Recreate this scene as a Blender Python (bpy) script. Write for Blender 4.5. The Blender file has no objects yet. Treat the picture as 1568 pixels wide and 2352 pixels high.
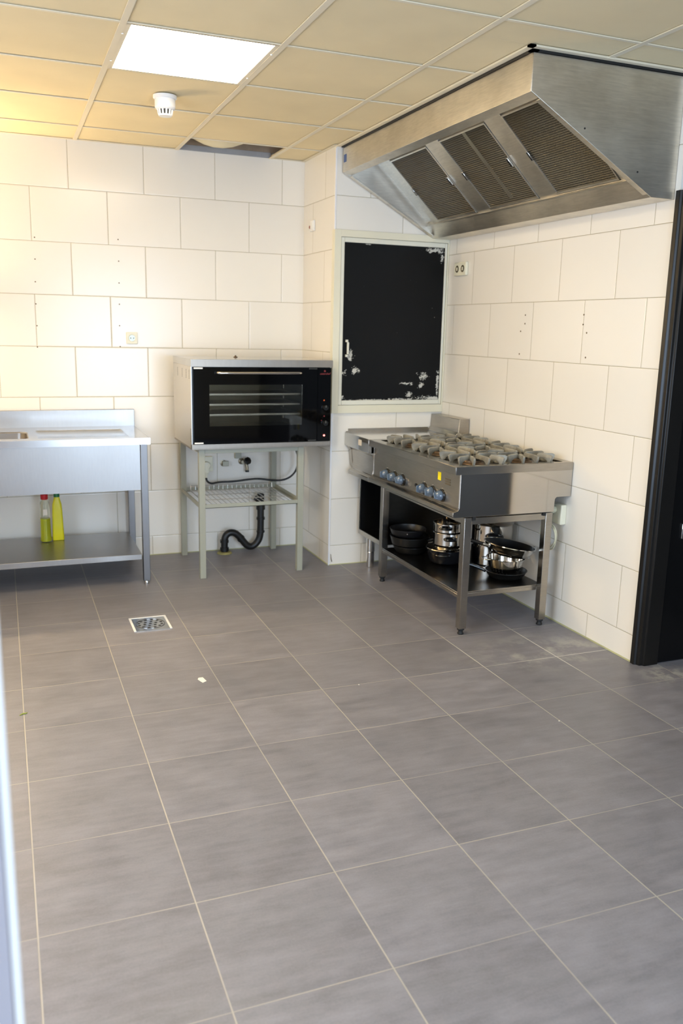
import bpy, bmesh, math, random
from mathutils import Vector, Matrix
random.seed(7)
C = bpy.context.scene.collection
SC = bpy.context.scene

# ------------------------------------------------------------------ camera
yaw, pitch, roll = 0.3776, -0.2103, 0.0225
fwd = Vector((math.sin(yaw)*math.cos(pitch), math.cos(yaw)*math.cos(pitch), math.sin(pitch)))
right = Vector((math.cos(yaw), -math.sin(yaw), 0))
up = right.cross(fwd)
r2 = math.cos(roll)*right + math.sin(roll)*up
u2 = -math.sin(roll)*right + math.cos(roll)*up
cam_data = bpy.data.cameras.new('camera')
cam = bpy.data.objects.new('camera', cam_data)
C.objects.link(cam)
M = Matrix((r2, u2, -fwd)).transposed().to_4x4()
M.translation = Vector((0, 0, 1.5002))
cam.matrix_world = M
cam_data.sensor_fit = 'VERTICAL'
cam_data.sensor_height = 36
cam_data.sensor_width = 24
cam_data.lens = 1961.89/2352*36
cam_data.clip_start = 0.02
cam_data.dof.use_dof = True
cam_data.dof.focus_distance = 3.4
cam_data.dof.aperture_fstop = 3.2
SC.camera = cam

# ------------------------------------------------------------------ world, exposure, daylight
SC.view_settings.view_transform = 'Standard'
SC.view_settings.look = 'None'
SC.view_settings.gamma = 1
SC.view_settings.use_curve_mapping = False
SC.view_settings.exposure = 0.79
world = bpy.data.worlds.new('world')
SC.world = world
world.use_nodes = True
world.node_tree.nodes['Background'].inputs[0].default_value = (0.75, 0.85, 1.0, 1)
world.node_tree.nodes['Background'].inputs[1].default_value = 0.3

def area(name, loc, rot, sx, sy, power, col):
    l = bpy.data.lights.new(name, 'AREA')
    l.shape = 'RECTANGLE'; l.size = sx; l.size_y = sy; l.energy = power; l.color = col
    o = bpy.data.objects.new(name, l); C.objects.link(o)
    o.location = loc; o.rotation_euler = rot
    return o
# daylight falling in through the wide window behind the camera
area('rear_window_daylight', (1.55, -1.72, 1.15), (math.radians(90), 0, 0), 1.5, 2.0, 84, (0.60, 0.77, 1.0))
# daylight through the window in the left wall, outside the photo
area('left_window_daylight', (-1.92, 1.55, 1.45), (math.radians(90), 0, math.radians(-90)), 2.0, 1.5, 50, (0.66, 0.80, 1.0))
PANEL_STRENGTH = 14.0
PANEL_COLOR = (1.0, 0.83, 0.57)

# ------------------------------------------------------------------ numbers of the room
YB = 5.5915      # back wall
XR = 2.6787      # right wall
ZC = 2.5571      # ceiling
CX, CY = 1.906, 5.014   # column corner
FS = 0.3962; FX0 = 0.0039; FY0 = 4.7706
BW = 0.442; BH = 0.3077; BZ0 = 2.5911
CS = 0.6; CX0 = 0.4737; CY0 = 5.818

# ------------------------------------------------------------------ materials
def srgb(r, g, b):
    f = lambda c: (c/255/12.92) if c/255 <= 0.04045 else ((c/255+0.055)/1.055)**2.4
    return (f(r), f(g), f(b), 1)

def mat(name, col, rough=0.5, metal=0.0, noise=0.0, nscale=8.0, spec=0.5, bump=0.0, stretch=None, rvar=0.0, coat=0.0, detail=4):
    m = bpy.data.materials.new(name); m.use_nodes = True
    nt = m.node_tree; b = nt.nodes['Principled BSDF']
    b.inputs['Base Color'].default_value = col
    b.inputs['Roughness'].default_value = rough
    b.inputs['Metallic'].default_value = metal
    b.inputs['Specular IOR Level'].default_value = spec
    b.inputs['Coat Weight'].default_value = coat
    if noise or bump or rvar:
        tc = nt.nodes.new('ShaderNodeTexCoord'); mp = nt.nodes.new('ShaderNodeMapping')
        nt.links.new(tc.outputs['Object'], mp.inputs['Vector'])
        if stretch: mp.inputs['Scale'].default_value = stretch
        n = nt.nodes.new('ShaderNodeTexNoise'); n.inputs['Scale'].default_value = nscale; n.inputs['Detail'].default_value = detail
        nt.links.new(mp.outputs[0], n.inputs['Vector'])
        if noise:
            mr = nt.nodes.new('ShaderNodeMapRange')
            mr.inputs['From Min'].default_value = 0.3; mr.inputs['From Max'].default_value = 0.7
            mr.inputs['To Min'].default_value = 1-noise; mr.inputs['To Max'].default_value = 1+noise
            nt.links.new(n.outputs['Fac'], mr.inputs['Value'])
            mx = nt.nodes.new('ShaderNodeVectorMath'); mx.operation = 'SCALE'
            mx.inputs[0].default_value = col[:3]
            nt.links.new(mr.outputs[0], mx.inputs['Scale'])
            nt.links.new(mx.outputs[0], b.inputs['Base Color'])
        if rvar:
            mr = nt.nodes.new('ShaderNodeMapRange')
            mr.inputs['From Min'].default_value = 0.3; mr.inputs['From Max'].default_value = 0.7
            mr.inputs['To Min'].default_value = rough-rvar; mr.inputs['To Max'].default_value = rough+rvar
            nt.links.new(n.outputs['Fac'], mr.inputs['Value'])
            nt.links.new(mr.outputs[0], b.inputs['Roughness'])
        if bump:
            bp = nt.nodes.new('ShaderNodeBump'); bp.inputs['Strength'].default_value = bump; bp.inputs['Distance'].default_value = 0.002
            nt.links.new(n.outputs['Fac'], bp.inputs['Height'])
            nt.links.new(bp.outputs[0], b.inputs['Normal'])
    return m

class NT:
    """small node-math helper"""
    def __init__(s, m): s.nt = m.node_tree
    def new(s, t): return s.nt.nodes.new(t)
    def put(s, sock, v):
        if hasattr(v, 'is_output'): s.nt.links.new(v, sock)
        else: sock.default_value = v
    def m(s, op, a, b=0.0, c=None):
        n = s.new('ShaderNodeMath'); n.operation = op
        s.put(n.inputs[0], a); s.put(n.inputs[1], b)
        if c is not None: s.put(n.inputs[2], c)
        return n.outputs[0]
    def mixc(s, f, a, b):
        n = s.new('ShaderNodeMix'); n.data_type = 'RGBA'
        s.put(n.inputs[0], f); s.put(n.inputs[6], a); s.put(n.inputs[7], b)
        return n.outputs[2]
    def noise(s, vec, scale, detail=4, rough=0.5):
        n = s.new('ShaderNodeTexNoise'); n.inputs['Scale'].default_value = scale
        n.inputs['Detail'].default_value = detail; n.inputs['Roughness'].default_value = rough
        s.put(n.inputs['Vector'], vec); return n.outputs['Fac']
    def rng(s, v, a, b, c, d):
        n = s.new('ShaderNodeMapRange'); s.put(n.inputs['Value'], v)
        for k, q in zip(('From Min', 'From Max', 'To Min', 'To Max'), (a, b, c, d)): n.inputs[k].default_value = q
        return n.outputs[0]

def wall_tiles(name, axis, u0, flip=1):
    """large glazed tiles in half bond; axis 0 runs along x, 1 along y; u0 a joint of the odd rows"""
    m = bpy.data.materials.new(name); m.use_nodes = True
    N = NT(m); nt = m.node_tree; b = nt.nodes['Principled BSDF']
    tc = N.new('ShaderNodeTexCoord'); sp = N.new('ShaderNodeSeparateXYZ')
    nt.links.new(tc.outputs['Object'], sp.inputs[0])
    u = sp.outputs[axis]; z = sp.outputs[2]
    rowf = N.m('DIVIDE', N.m('SUBTRACT', BZ0, z), BH)
    row = N.m('FLOOR', rowf); fz = N.m('SUBTRACT', rowf, row)
    par = N.m('FLOORED_MODULO', row, 2.0)           # 1 for the odd rows
    sh = N.m('MULTIPLY', N.m('SUBTRACT', 1.0, par), 0.5)
    cf = N.m('ADD', N.m('DIVIDE', N.m('SUBTRACT', u, u0), BW), sh)
    col = N.m('FLOOR', cf); fu = N.m('SUBTRACT', cf, col)
    dz = N.m('MULTIPLY', N.m('SUBTRACT', 0.5, N.m('ABSOLUTE', N.m('SUBTRACT', fz, 0.5))), BH)
    du = N.m('MULTIPLY', N.m('SUBTRACT', 0.5, N.m('ABSOLUTE', N.m('SUBTRACT', fu, 0.5))), BW)
    d = N.m('MINIMUM', dz, du)
    grout = N.rng(d, 0.0009, 0.0018, 1.0, 0.0)
    edge = N.rng(d, 0.0, 0.006, 0.0, 1.0)
    cid = N.new('ShaderNodeCombineXYZ'); nt.links.new(row, cid.inputs[0]); nt.links.new(col, cid.inputs[1])
    wn = N.new('ShaderNodeTexWhiteNoise'); nt.links.new(cid.outputs[0], wn.inputs['Vector'])
    v = N.rng(wn.outputs['Value'], 0, 1, 0.975, 1.01)
    cs = N.new('ShaderNodeVectorMath'); cs.operation = 'SCALE'; cs.inputs[0].default_value = srgb(238, 233, 223)[:3]
    nt.links.new(v, cs.inputs['Scale'])
    gn = N.noise(tc.outputs['Object'], 5.0)
    gc = N.mixc(gn, srgb(176, 168, 140), srgb(150, 140, 108))
    c = N.mixc(grout, cs.outputs[0], gc)
    nt.links.new(c, b.inputs['Base Color'])
    nt.links.new(N.rng(grout, 0, 1, 0.22, 0.8), b.inputs['Roughness'])
    b.inputs['Specular IOR Level'].default_value = 0.45
    bp = N.new('ShaderNodeBump'); bp.inputs['Strength'].default_value = 0.5; bp.inputs['Distance'].default_value = 0.002
    wav = N.m('ADD', edge, N.m('MULTIPLY', N.noise(tc.outputs['Object'], 9.0, 2), 0.35))
    nt.links.new(wav, bp.inputs['Height']); nt.links.new(bp.outputs[0], b.inputs['Normal'])
    return m

def floor_tiles():
    m = bpy.data.materials.new('floor_tiles'); m.use_nodes = True
    N = NT(m); nt = m.node_tree; b = nt.nodes['Principled BSDF']
    tc = N.new('ShaderNodeTexCoord'); sp = N.new('ShaderNodeSeparateXYZ')
    nt.links.new(tc.outputs['Object'], sp.inputs[0])
    xf = N.m('DIVIDE', N.m('SUBTRACT', sp.outputs[0], FX0), FS); yf = N.m('DIVIDE', N.m('SUBTRACT', sp.outputs[1], FY0), FS)
    xi = N.m('FLOOR', xf); yi = N.m('FLOOR', yf)
    dx = N.m('MULTIPLY', N.m('SUBTRACT', 0.5, N.m('ABSOLUTE', N.m('SUBTRACT', N.m('SUBTRACT', xf, xi), 0.5))), FS)
    dy = N.m('MULTIPLY', N.m('SUBTRACT', 0.5, N.m('ABSOLUTE', N.m('SUBTRACT', N.m('SUBTRACT', yf, yi), 0.5))), FS)
    d = N.m('MINIMUM', dx, dy)
    gx = N.rng(dx, 0.0015, 0.0026, 1.0, 0.0); gy = N.rng(dy, 0.0012, 0.0022, 1.0, 0.0)
    # joints running across are partly worn thin
    wear = N.noise(tc.outputs['Object'], 2.2, 3)
    gy = N.m('MULTIPLY', gy, N.rng(wear, 0.38, 0.6, 0.45, 1.0))
    gx = N.m('MULTIPLY', gx, N.rng(wear, 0.3, 0.5, 0.7, 1.0))
    grout = N.m('MAXIMUM', gx, gy)
    cid = N.new('ShaderNodeCombineXYZ'); nt.links.new(xi, cid.inputs[0]); nt.links.new(yi, cid.inputs[1])
    wn = N.new('ShaderNodeTexWhiteNoise'); nt.links.new(cid.outputs[0], wn.inputs['Vector'])
    off = N.new('ShaderNodeVectorMath'); off.operation = 'MULTIPLY_ADD'
    nt.links.new(wn.outputs['Color'], off.inputs[0]); off.inputs[1].default_value = (7, 7, 7)
    nt.links.new(tc.outputs['Object'], off.inputs[2])
    mp = N.new('ShaderNodeMapping'); mp.inputs['Scale'].default_value = (0.7, 3.5, 1); mp.inputs['Rotation'].default_value = (0, 0, 0.12)
    nt.links.new(off.outputs[0], mp.inputs[0])
    st = N.noise(mp.outputs[0], 8.0, 7, 0.68)
    cl = N.noise(off.outputs[0], 7.0, 6, 0.65)
    fine = N.noise(tc.outputs['Object'], 160.0, 2)
    val = N.m('ADD', N.m('ADD', N.m('MULTIPLY', st, 0.5), N.m('MULTIPLY', cl, 0.35)), N.m('MULTIPLY', fine, 0.15))
    val = N.rng(val, 0.36, 0.64, 0.78, 1.22)
    val = N.m('MULTIPLY', val, N.rng(wn.outputs['Value'], 0, 1, 0.93, 1.06))
    cs = N.new('ShaderNodeVectorMath'); cs.operation = 'SCALE'; cs.inputs[0].default_value = srgb(129, 127, 133)[:3]
    nt.links.new(val, cs.inputs['Scale'])
    # chalky cleaning residue by the range and the doorway
    sx = N.m('SUBTRACT', sp.outputs[0], 2.42); sy = N.m('SUBTRACT', sp.outputs[1], 3.27)
    rr = N.m('SQRT', N.m('ADD', N.m('MULTIPLY', sx, sx), N.m('MULTIPLY', N.m('MULTIPLY', sy, sy), 5.0)))
    res = N.m('MULTIPLY', N.rng(rr, 0.05, 0.62, 0.9, 0.0), N.rng(N.noise(tc.outputs['Object'], 6.5, 6, 0.65), 0.48, 0.64, 0.0, 1.0))
    ex = N.m('SUBTRACT', sp.outputs[0], 2.74); ey = N.m('SUBTRACT', sp.outputs[1], 2.84)
    er = N.m('SQRT', N.m('ADD', N.m('MULTIPLY', ex, ex), N.m('MULTIPLY', ey, ey)))
    res = N.m('MAXIMUM', res, N.m('MULTIPLY', N.rng(er, 0.03, 0.16, 0.9, 0.0), N.rng(N.noise(tc.outputs['Object'], 14.0, 5, 0.6), 0.44, 0.58, 0.0, 1.0)))
    dust = N.m('MULTIPLY', N.rng(rr, 0.3, 0.9, 1.0, 0.0), 1.0)
    c0 = N.mixc(res, cs.outputs[0], srgb(176, 174, 168))
    gcol = N.mixc(N.noise(tc.outputs['Object'], 4.0), srgb(186, 178, 166), srgb(158, 151, 143))
    gcol = N.mixc(dust, gcol, srgb(228, 224, 214))
    c = N.mixc(grout, c0, gcol)
    nt.links.new(c, b.inputs['Base Color'])
    nt.links.new(N.rng(val, 0.8, 1.2, 0.36, 0.50), b.inputs['Roughness'])
    b.inputs['Specular IOR Level'].default_value = 0.42
    bp = N.new('ShaderNodeBump'); bp.inputs['Strength'].default_value = 0.35; bp.inputs['Distance'].default_value = 0.0015
    h = N.m('ADD', N.m('SUBTRACT', 1.0, grout), N.m('MULTIPLY', st, 0.3))
    nt.links.new(h, bp.inputs['Height']); nt.links.new(bp.outputs[0], b.inputs['Normal'])
    return m

def steel(name, col=(0.60, 0.58, 0.55, 1), rough=0.28, streak=(1, 1, 40), dirt=0.12, aniso=0.4):
    m = bpy.data.materials.new(name); m.use_nodes = True
    N = NT(m); nt = m.node_tree; b = nt.nodes['Principled BSDF']
    tc = N.new('ShaderNodeTexCoord'); mp = N.new('ShaderNodeMapping'); mp.inputs['Scale'].default_value = streak
    nt.links.new(tc.outputs['Object'], mp.inputs[0])
    s1 = N.noise(mp.outputs[0], 14.0, 4, 0.6)
    s2 = N.noise(tc.outputs['Object'], 3.2, 4, 0.6)
    v = N.m('ADD', N.m('MULTIPLY', s1, 0.4), N.m('MULTIPLY', s2, 0.6))
    v2 = N.rng(v, 0.35, 0.65, 1-dirt, 1+dirt*0.6)
    cs = N.new('ShaderNodeVectorMath'); cs.operation = 'SCALE'; cs.inputs[0].default_value = col[:3]
    nt.links.new(v2, cs.inputs['Scale']); nt.links.new(cs.outputs[0], b.inputs['Base Color'])
    b.inputs['Metallic'].default_value = 1.0
    nt.links.new(N.rng(s2, 0.35, 0.65, rough*0.94, rough*1.08), b.inputs['Roughness'])
    b.inputs['Anisotropic'].default_value = 0.0
    return m

MT = {}
MT['back_tiles'] = wall_tiles('back_tiles', 0, 0.2071)
MT['right_tiles'] = wall_tiles('right_tiles', 1, 4.6863 + BW/2)
MT['col_front_tiles'] = wall_tiles('col_front_tiles', 0, 2.354)
MT['col_side_tiles'] = wall_tiles('col_side_tiles', 1, 5.193 + BW/2)
MT['floor'] = floor_tiles()
MT['plaster'] = mat('plaster', srgb(222, 216, 205), 0.8, noise=0.02)
MT['dark_wall'] = mat('dark_wall', srgb(46, 44, 42), 0.7, noise=0.05)  # dark colour stands in for a dim room past the doorway
MT['ceiling'] = mat('ceiling_tile', srgb(226, 211, 174), 0.9, noise=0.05, nscale=2.5, bump=0.3)
MT['tbar'] = mat('tbar', srgb(224, 214, 190), 0.5, noise=0.02)
MT['void'] = mat('void', srgb(150, 134, 116), 0.9, noise=0.2)
MT['duct'] = mat('duct', srgb(226, 216, 184), 0.6, noise=0.05)
MT['void_wall'] = mat('void_wall', srgb(150, 152, 156), 0.8, noise=0.1)
MT['steel'] = steel('steel', (0.34, 0.33, 0.33, 1))
MT['steel_band'] = steel('steel_band', (0.33, 0.285, 0.235, 1), 0.36, (6, 1, 1), 0.08)
MT['steel_sink'] = steel('steel_sink', (0.38, 0.36, 0.34, 1), 0.33, (9, 9, 1), 0.05, 0.2)
MT['steel_sinktop'] = steel('steel_sinktop', (0.60, 0.58, 0.56, 1), 0.20, (2, 2, 2), 0.04)
MT['steel_leg'] = steel('steel_leg', (0.23, 0.22, 0.215, 1), 0.35, (4, 4, 1), 0.06)
MT['steel_hood'] = steel('steel_hood', (0.72, 0.68, 0.60, 1), 0.40, (1, 1, 12), 0.2, 0.2)
MT['steel_range'] = steel('steel_range', (0.43, 0.40, 0.355, 1), 0.24, (1, 1, 20), 0.2, 0.3)
MT['steel_side'] = steel('steel_side', (0.56, 0.53, 0.49, 1), 0.09, (1, 1, 40), 0.06, 0.2)
MT['steel_top'] = steel('steel_top', (0.62, 0.61, 0.58, 1), 0.12, (1, 1, 1), 0.12, 0.0)
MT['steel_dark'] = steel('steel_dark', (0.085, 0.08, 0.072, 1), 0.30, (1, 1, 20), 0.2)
MT['steel_oven'] = steel('steel_oven', (0.66, 0.63, 0.58, 1), 0.38, (3, 3, 3), 0.04, 0.1)
MT['chrome'] = mat('chrome', (0.75, 0.73, 0.70, 1), 0.09, 1.0, noise=0.05)
MT['pot_steel'] = mat('pot_steel', (0.66, 0.62, 0.56, 1), 0.10, 1.0, noise=0.08)
MT['black_enamel'] = mat('black_enamel', srgb(20, 20, 22), 0.12, noise=0.1)
MT['black_coat'] = mat('black_coat', srgb(18, 18, 20), 0.35, noise=0.1)
MT['dark_pan'] = mat('dark_pan', srgb(24, 23, 21), 0.35, 0.2, noise=0.15)
MT['bakelite'] = mat('bakelite', srgb(14, 14, 14), 0.25, noise=0.05)
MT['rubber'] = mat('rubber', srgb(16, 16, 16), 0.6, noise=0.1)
MT['black_door'] = mat('black_door', srgb(9, 9, 10), 0.28, noise=0.08, spec=0.3)
MT['black_frame'] = mat('black_frame', srgb(20, 18, 16), 0.35, noise=0.1, spec=0.35)
MT['white_paint'] = mat('white_paint', srgb(236, 236, 238), 0.35, noise=0.01)
MT['lavender_paint'] = mat('lavender_paint', srgb(176, 172, 180), 0.35, noise=0.01)
MT['cream_paint'] = mat('cream_paint', srgb(226, 221, 198), 0.35, noise=0.04, nscale=3)
MT['sash_paint'] = mat('sash_paint', srgb(222, 220, 204), 0.35, noise=0.03, nscale=3)
MT['grey_paint'] = mat('grey_paint', srgb(163, 163, 147), 0.42, noise=0.05, nscale=5)
MT['wire'] = mat('wire', (0.62, 0.60, 0.55, 1), 0.3, 0.8, noise=0.1)
MT['socket'] = mat('socket', srgb(232, 228, 205), 0.35, noise=0.02)
MT['socket_white'] = mat('socket_white', srgb(240, 238, 232), 0.35, noise=0.02)
MT['socket_dark'] = mat('socket_dark', srgb(95, 84, 58), 0.5, noise=0.1)
MT['detector'] = mat('detector', srgb(240, 240, 240), 0.4, noise=0.01)
MT['slot'] = mat('slot', srgb(38, 36, 34), 0.6, noise=0.05)
MT['drill'] = mat('drill', srgb(105, 88, 62), 0.8, noise=0.2)
MT['knob'] = mat('knob', srgb(84, 100, 118), 0.22, noise=0.08, coat=0.5)
MT['yellow'] = mat('yellow', srgb(245, 222, 10), 0.5, noise=0.02)
MT['blue'] = mat('blue_sticker', srgb(70, 95, 150), 0.5, noise=0.1)
MT['label_white'] = mat('label_white', srgb(228, 216, 196), 0.5, noise=0.02)
MT['plate'] = mat('plate', srgb(120, 108, 88), 0.4, 0.6, noise=0.1)
MT['cast'] = mat('cast_iron', srgb(150, 146, 134), 0.5, 0.25, noise=0.5, nscale=14, bump=0.25)
MT['cast_dark'] = mat('cast_dark', srgb(92, 96, 102), 0.5, 0.4, noise=0.25, nscale=18, bump=0.5)
MT['burner'] = mat('burner', srgb(96, 78, 60), 0.45, 0.7, noise=0.35, nscale=30)
MT['burner_cap'] = mat('burner_cap', srgb(52, 46, 40), 0.5, 0.4, noise=0.3, nscale=20)
MT['cable_black'] = mat('cable_black', srgb(18, 18, 18), 0.5, noise=0.05)
MT['cable_cream'] = mat('cable_cream', srgb(206, 202, 175), 0.5, noise=0.03)
MT['pipe_black'] = mat('pipe_black', srgb(22, 21, 20), 0.4, noise=0.25, nscale=14)
MT['brass'] = mat('brass', srgb(150, 140, 120), 0.35, 0.8, noise=0.2)
MT['foam'] = mat('foam', srgb(158, 148, 92), 0.8, noise=0.2, nscale=40, bump=0.6)
MT['red_cap'] = mat('red_cap', srgb(190, 28, 38), 0.4, noise=0.03)
MT['green_cap'] = mat('green_cap', srgb(16, 110, 60), 0.4, noise=0.03)
MT['yellow_bottle'] = mat('yellow_bottle', srgb(228, 216, 30), 0.4, noise=0.03)
MT['paper'] = mat('paper', srgb(246, 240, 226), 0.7, noise=0.01)
MT['leaf'] = mat('leaf', srgb(140, 150, 60), 0.7, noise=0.1)
MT['red_text'] = mat('red_text', srgb(110, 20, 18), 0.5, noise=0.02)
MT['orange_dot'] = mat('orange_dot', srgb(210, 90, 20), 0.5, noise=0.02)
MT['copper'] = mat('copper', srgb(150, 70, 30), 0.4, 0.5, noise=0.1)
MT['dark_inside'] = mat('dark_inside', srgb(14, 14, 14), 0.35, noise=0.1)
MT['enamel_grey'] = mat('enamel_grey', srgb(150, 146, 130), 0.3, 0.7, noise=0.1)
MT['silicone'] = mat('silicone', srgb(186, 184, 140), 0.6, noise=0.15)

def emission(name, col, s):
    m = bpy.data.materials.new(name); m.use_nodes = True
    b = m.node_tree.nodes['Principled BSDF']
    b.inputs['Base Color'].default_value = (0.8, 0.8, 0.8, 1)
    b.inputs['Emission Color'].default_value = (*col, 1); b.inputs['Emission Strength'].default_value = s
    return m
MT['panel_glow'] = emission('panel_glow', PANEL_COLOR, PANEL_STRENGTH)
MT['tube_glow'] = emission('tube_glow', (1.0, 0.75, 0.42), 165.0)
MT['led'] = emission('led', (1.0, 0.06, 0.03), 2.0)

def glass(name, col, rough=0.0, ior=1.45):
    m = bpy.data.materials.new(name); m.use_nodes = True
    b = m.node_tree.nodes['Principled BSDF']
    b.inputs['Base Color'].default_value = col; b.inputs['Transmission Weight'].default_value = 1
    b.inputs['Roughness'].default_value = rough; b.inputs['IOR'].default_value = ior
    return m
MT['oven_glass'] = glass('oven_glass', (0.52, 0.50, 0.44, 1), 0.0, 1.5)
MT['bottle_clear'] = glass('bottle_clear', (0.93, 0.95, 0.85, 1), 0.05, 1.2)
MT['liquid'] = mat('liquid', srgb(196, 196, 40), 0.2, noise=0.03)
MT['black_glass'] = mat('black_glass', srgb(6, 6, 7), 0.04, noise=0.02, spec=0.22)

def filter_mat():
    m = bpy.data.materials.new('filter_mesh'); m.use_nodes = True
    N = NT(m); nt = m.node_tree; b = nt.nodes['Principled BSDF']
    tc = N.new('ShaderNodeTexCoord'); sp = N.new('ShaderNodeSeparateXYZ')
    nt.links.new(tc.outputs['Object'], sp.inputs[0])
    s = N.m('SINE', N.m('MULTIPLY', sp.outputs[2], 2*math.pi/0.0075))
    s2 = N.m('SINE', N.m('MULTIPLY', sp.outputs[1], 2*math.pi/0.009))
    h = N.m('MULTIPLY_ADD', s2, 0.35, s)
    big = N.noise(tc.outputs['Object'], 3.0, 4)
    c = N.mixc(N.rng(h, -1.1, 1.2, 0, 1), srgb(46, 42, 32), srgb(128, 122, 106))
    c = N.mixc(N.rng(big, 0.38, 0.62, 0.0, 0.55), c, srgb(84, 70, 42))
    nt.links.new(c, b.inputs['Base Color'])
    b.inputs['Metallic'].default_value = 0.55; b.inputs['Roughness'].default_value = 0.5
    bp = N.new('ShaderNodeBump'); bp.inputs['Strength'].default_value = 0.8; bp.inputs['Distance'].default_value = 0.003
    nt.links.new(h, bp.inputs['Height']); nt.links.new(bp.outputs[0], b.inputs['Normal'])
    return m
MT['filter'] = filter_mat()

def hatch_mat():
    """black lacquer worn through to the pale wood in irregular chips, mostly along the lower and right edge"""
    m = bpy.data.materials.new('hatch_lacquer'); m.use_nodes = True
    N = NT(m); nt = m.node_tree; b = nt.nodes['Principled BSDF']
    tc = N.new('ShaderNodeTexCoord'); sp = N.new('ShaderNodeSeparateXYZ')
    nt.links.new(tc.outputs['Object'], sp.inputs[0]); X = sp.outputs[0]; Z = sp.outputs[2]
    n1 = N.noise(tc.outputs['Object'], 34.0, 6, 0.7); n2 = N.noise(tc.outputs['Object'], 120.0, 3, 0.6)
    def blob(x, z, rx, rz):
        a = N.m('DIVIDE', N.m('SUBTRACT', X, x), rx); c = N.m('DIVIDE', N.m('SUBTRACT', Z, z), rz)
        return N.m('SUBTRACT', 1.0, N.m('SQRT', N.m('ADD', N.m('MULTIPLY', a, a), N.m('MULTIPLY', c, c))))
    bl = [blob(2.575, 2.0, 0.10, 0.022), blob(2.60, 1.075, 0.17, 0.022), blob(2.40, 1.071, 0.13, 0.010), blob(2.15, 1.069, 0.18, 0.006),
          blob(2.53, 1.215, 0.05, 0.035), blob(2.515, 1.16, 0.025, 0.03), blob(2.637, 1.16, 0.012, 0.12), blob(2.655, 1.38, 0.008, 0.04),
          blob(2.05, 1.25, 0.035, 0.03), blob(2.02, 1.34, 0.03, 0.04), blob(1.985, 1.24, 0.02, 0.03), blob(1.975, 1.09, 0.02, 0.02),
          blob(2.63, 1.95, 0.015, 0.035), blob(2.42, 1.17, 0.06, 0.012), blob(2.44, 1.10, 0.03, 0.03), blob(2.13, 2.012, 0.03, 0.006)]
    acc = bl[0]
    for q in bl[1:]: acc = N.m('MAXIMUM', acc, q)
    acc = N.m('MAXIMUM', acc, -0.6)
    v = N.m('ADD', N.m('MULTIPLY', acc, 0.16), N.m('ADD', N.m('MULTIPLY', n1, 0.55), N.m('MULTIPLY', n2, 0.45)))
    mask = N.rng(v, 0.585, 0.60, 0.0, 1.0)
    c = N.mixc(mask, srgb(12, 12, 12), srgb(196, 194, 184))
    nt.links.new(c, b.inputs['Base Color']); nt.links.new(N.rng(mask, 0, 1, 0.42, 0.7), b.inputs['Roughness'])
    b.inputs['Specular IOR Level'].default_value = 0.15
    return m
MT['hatch'] = hatch_mat()

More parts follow.
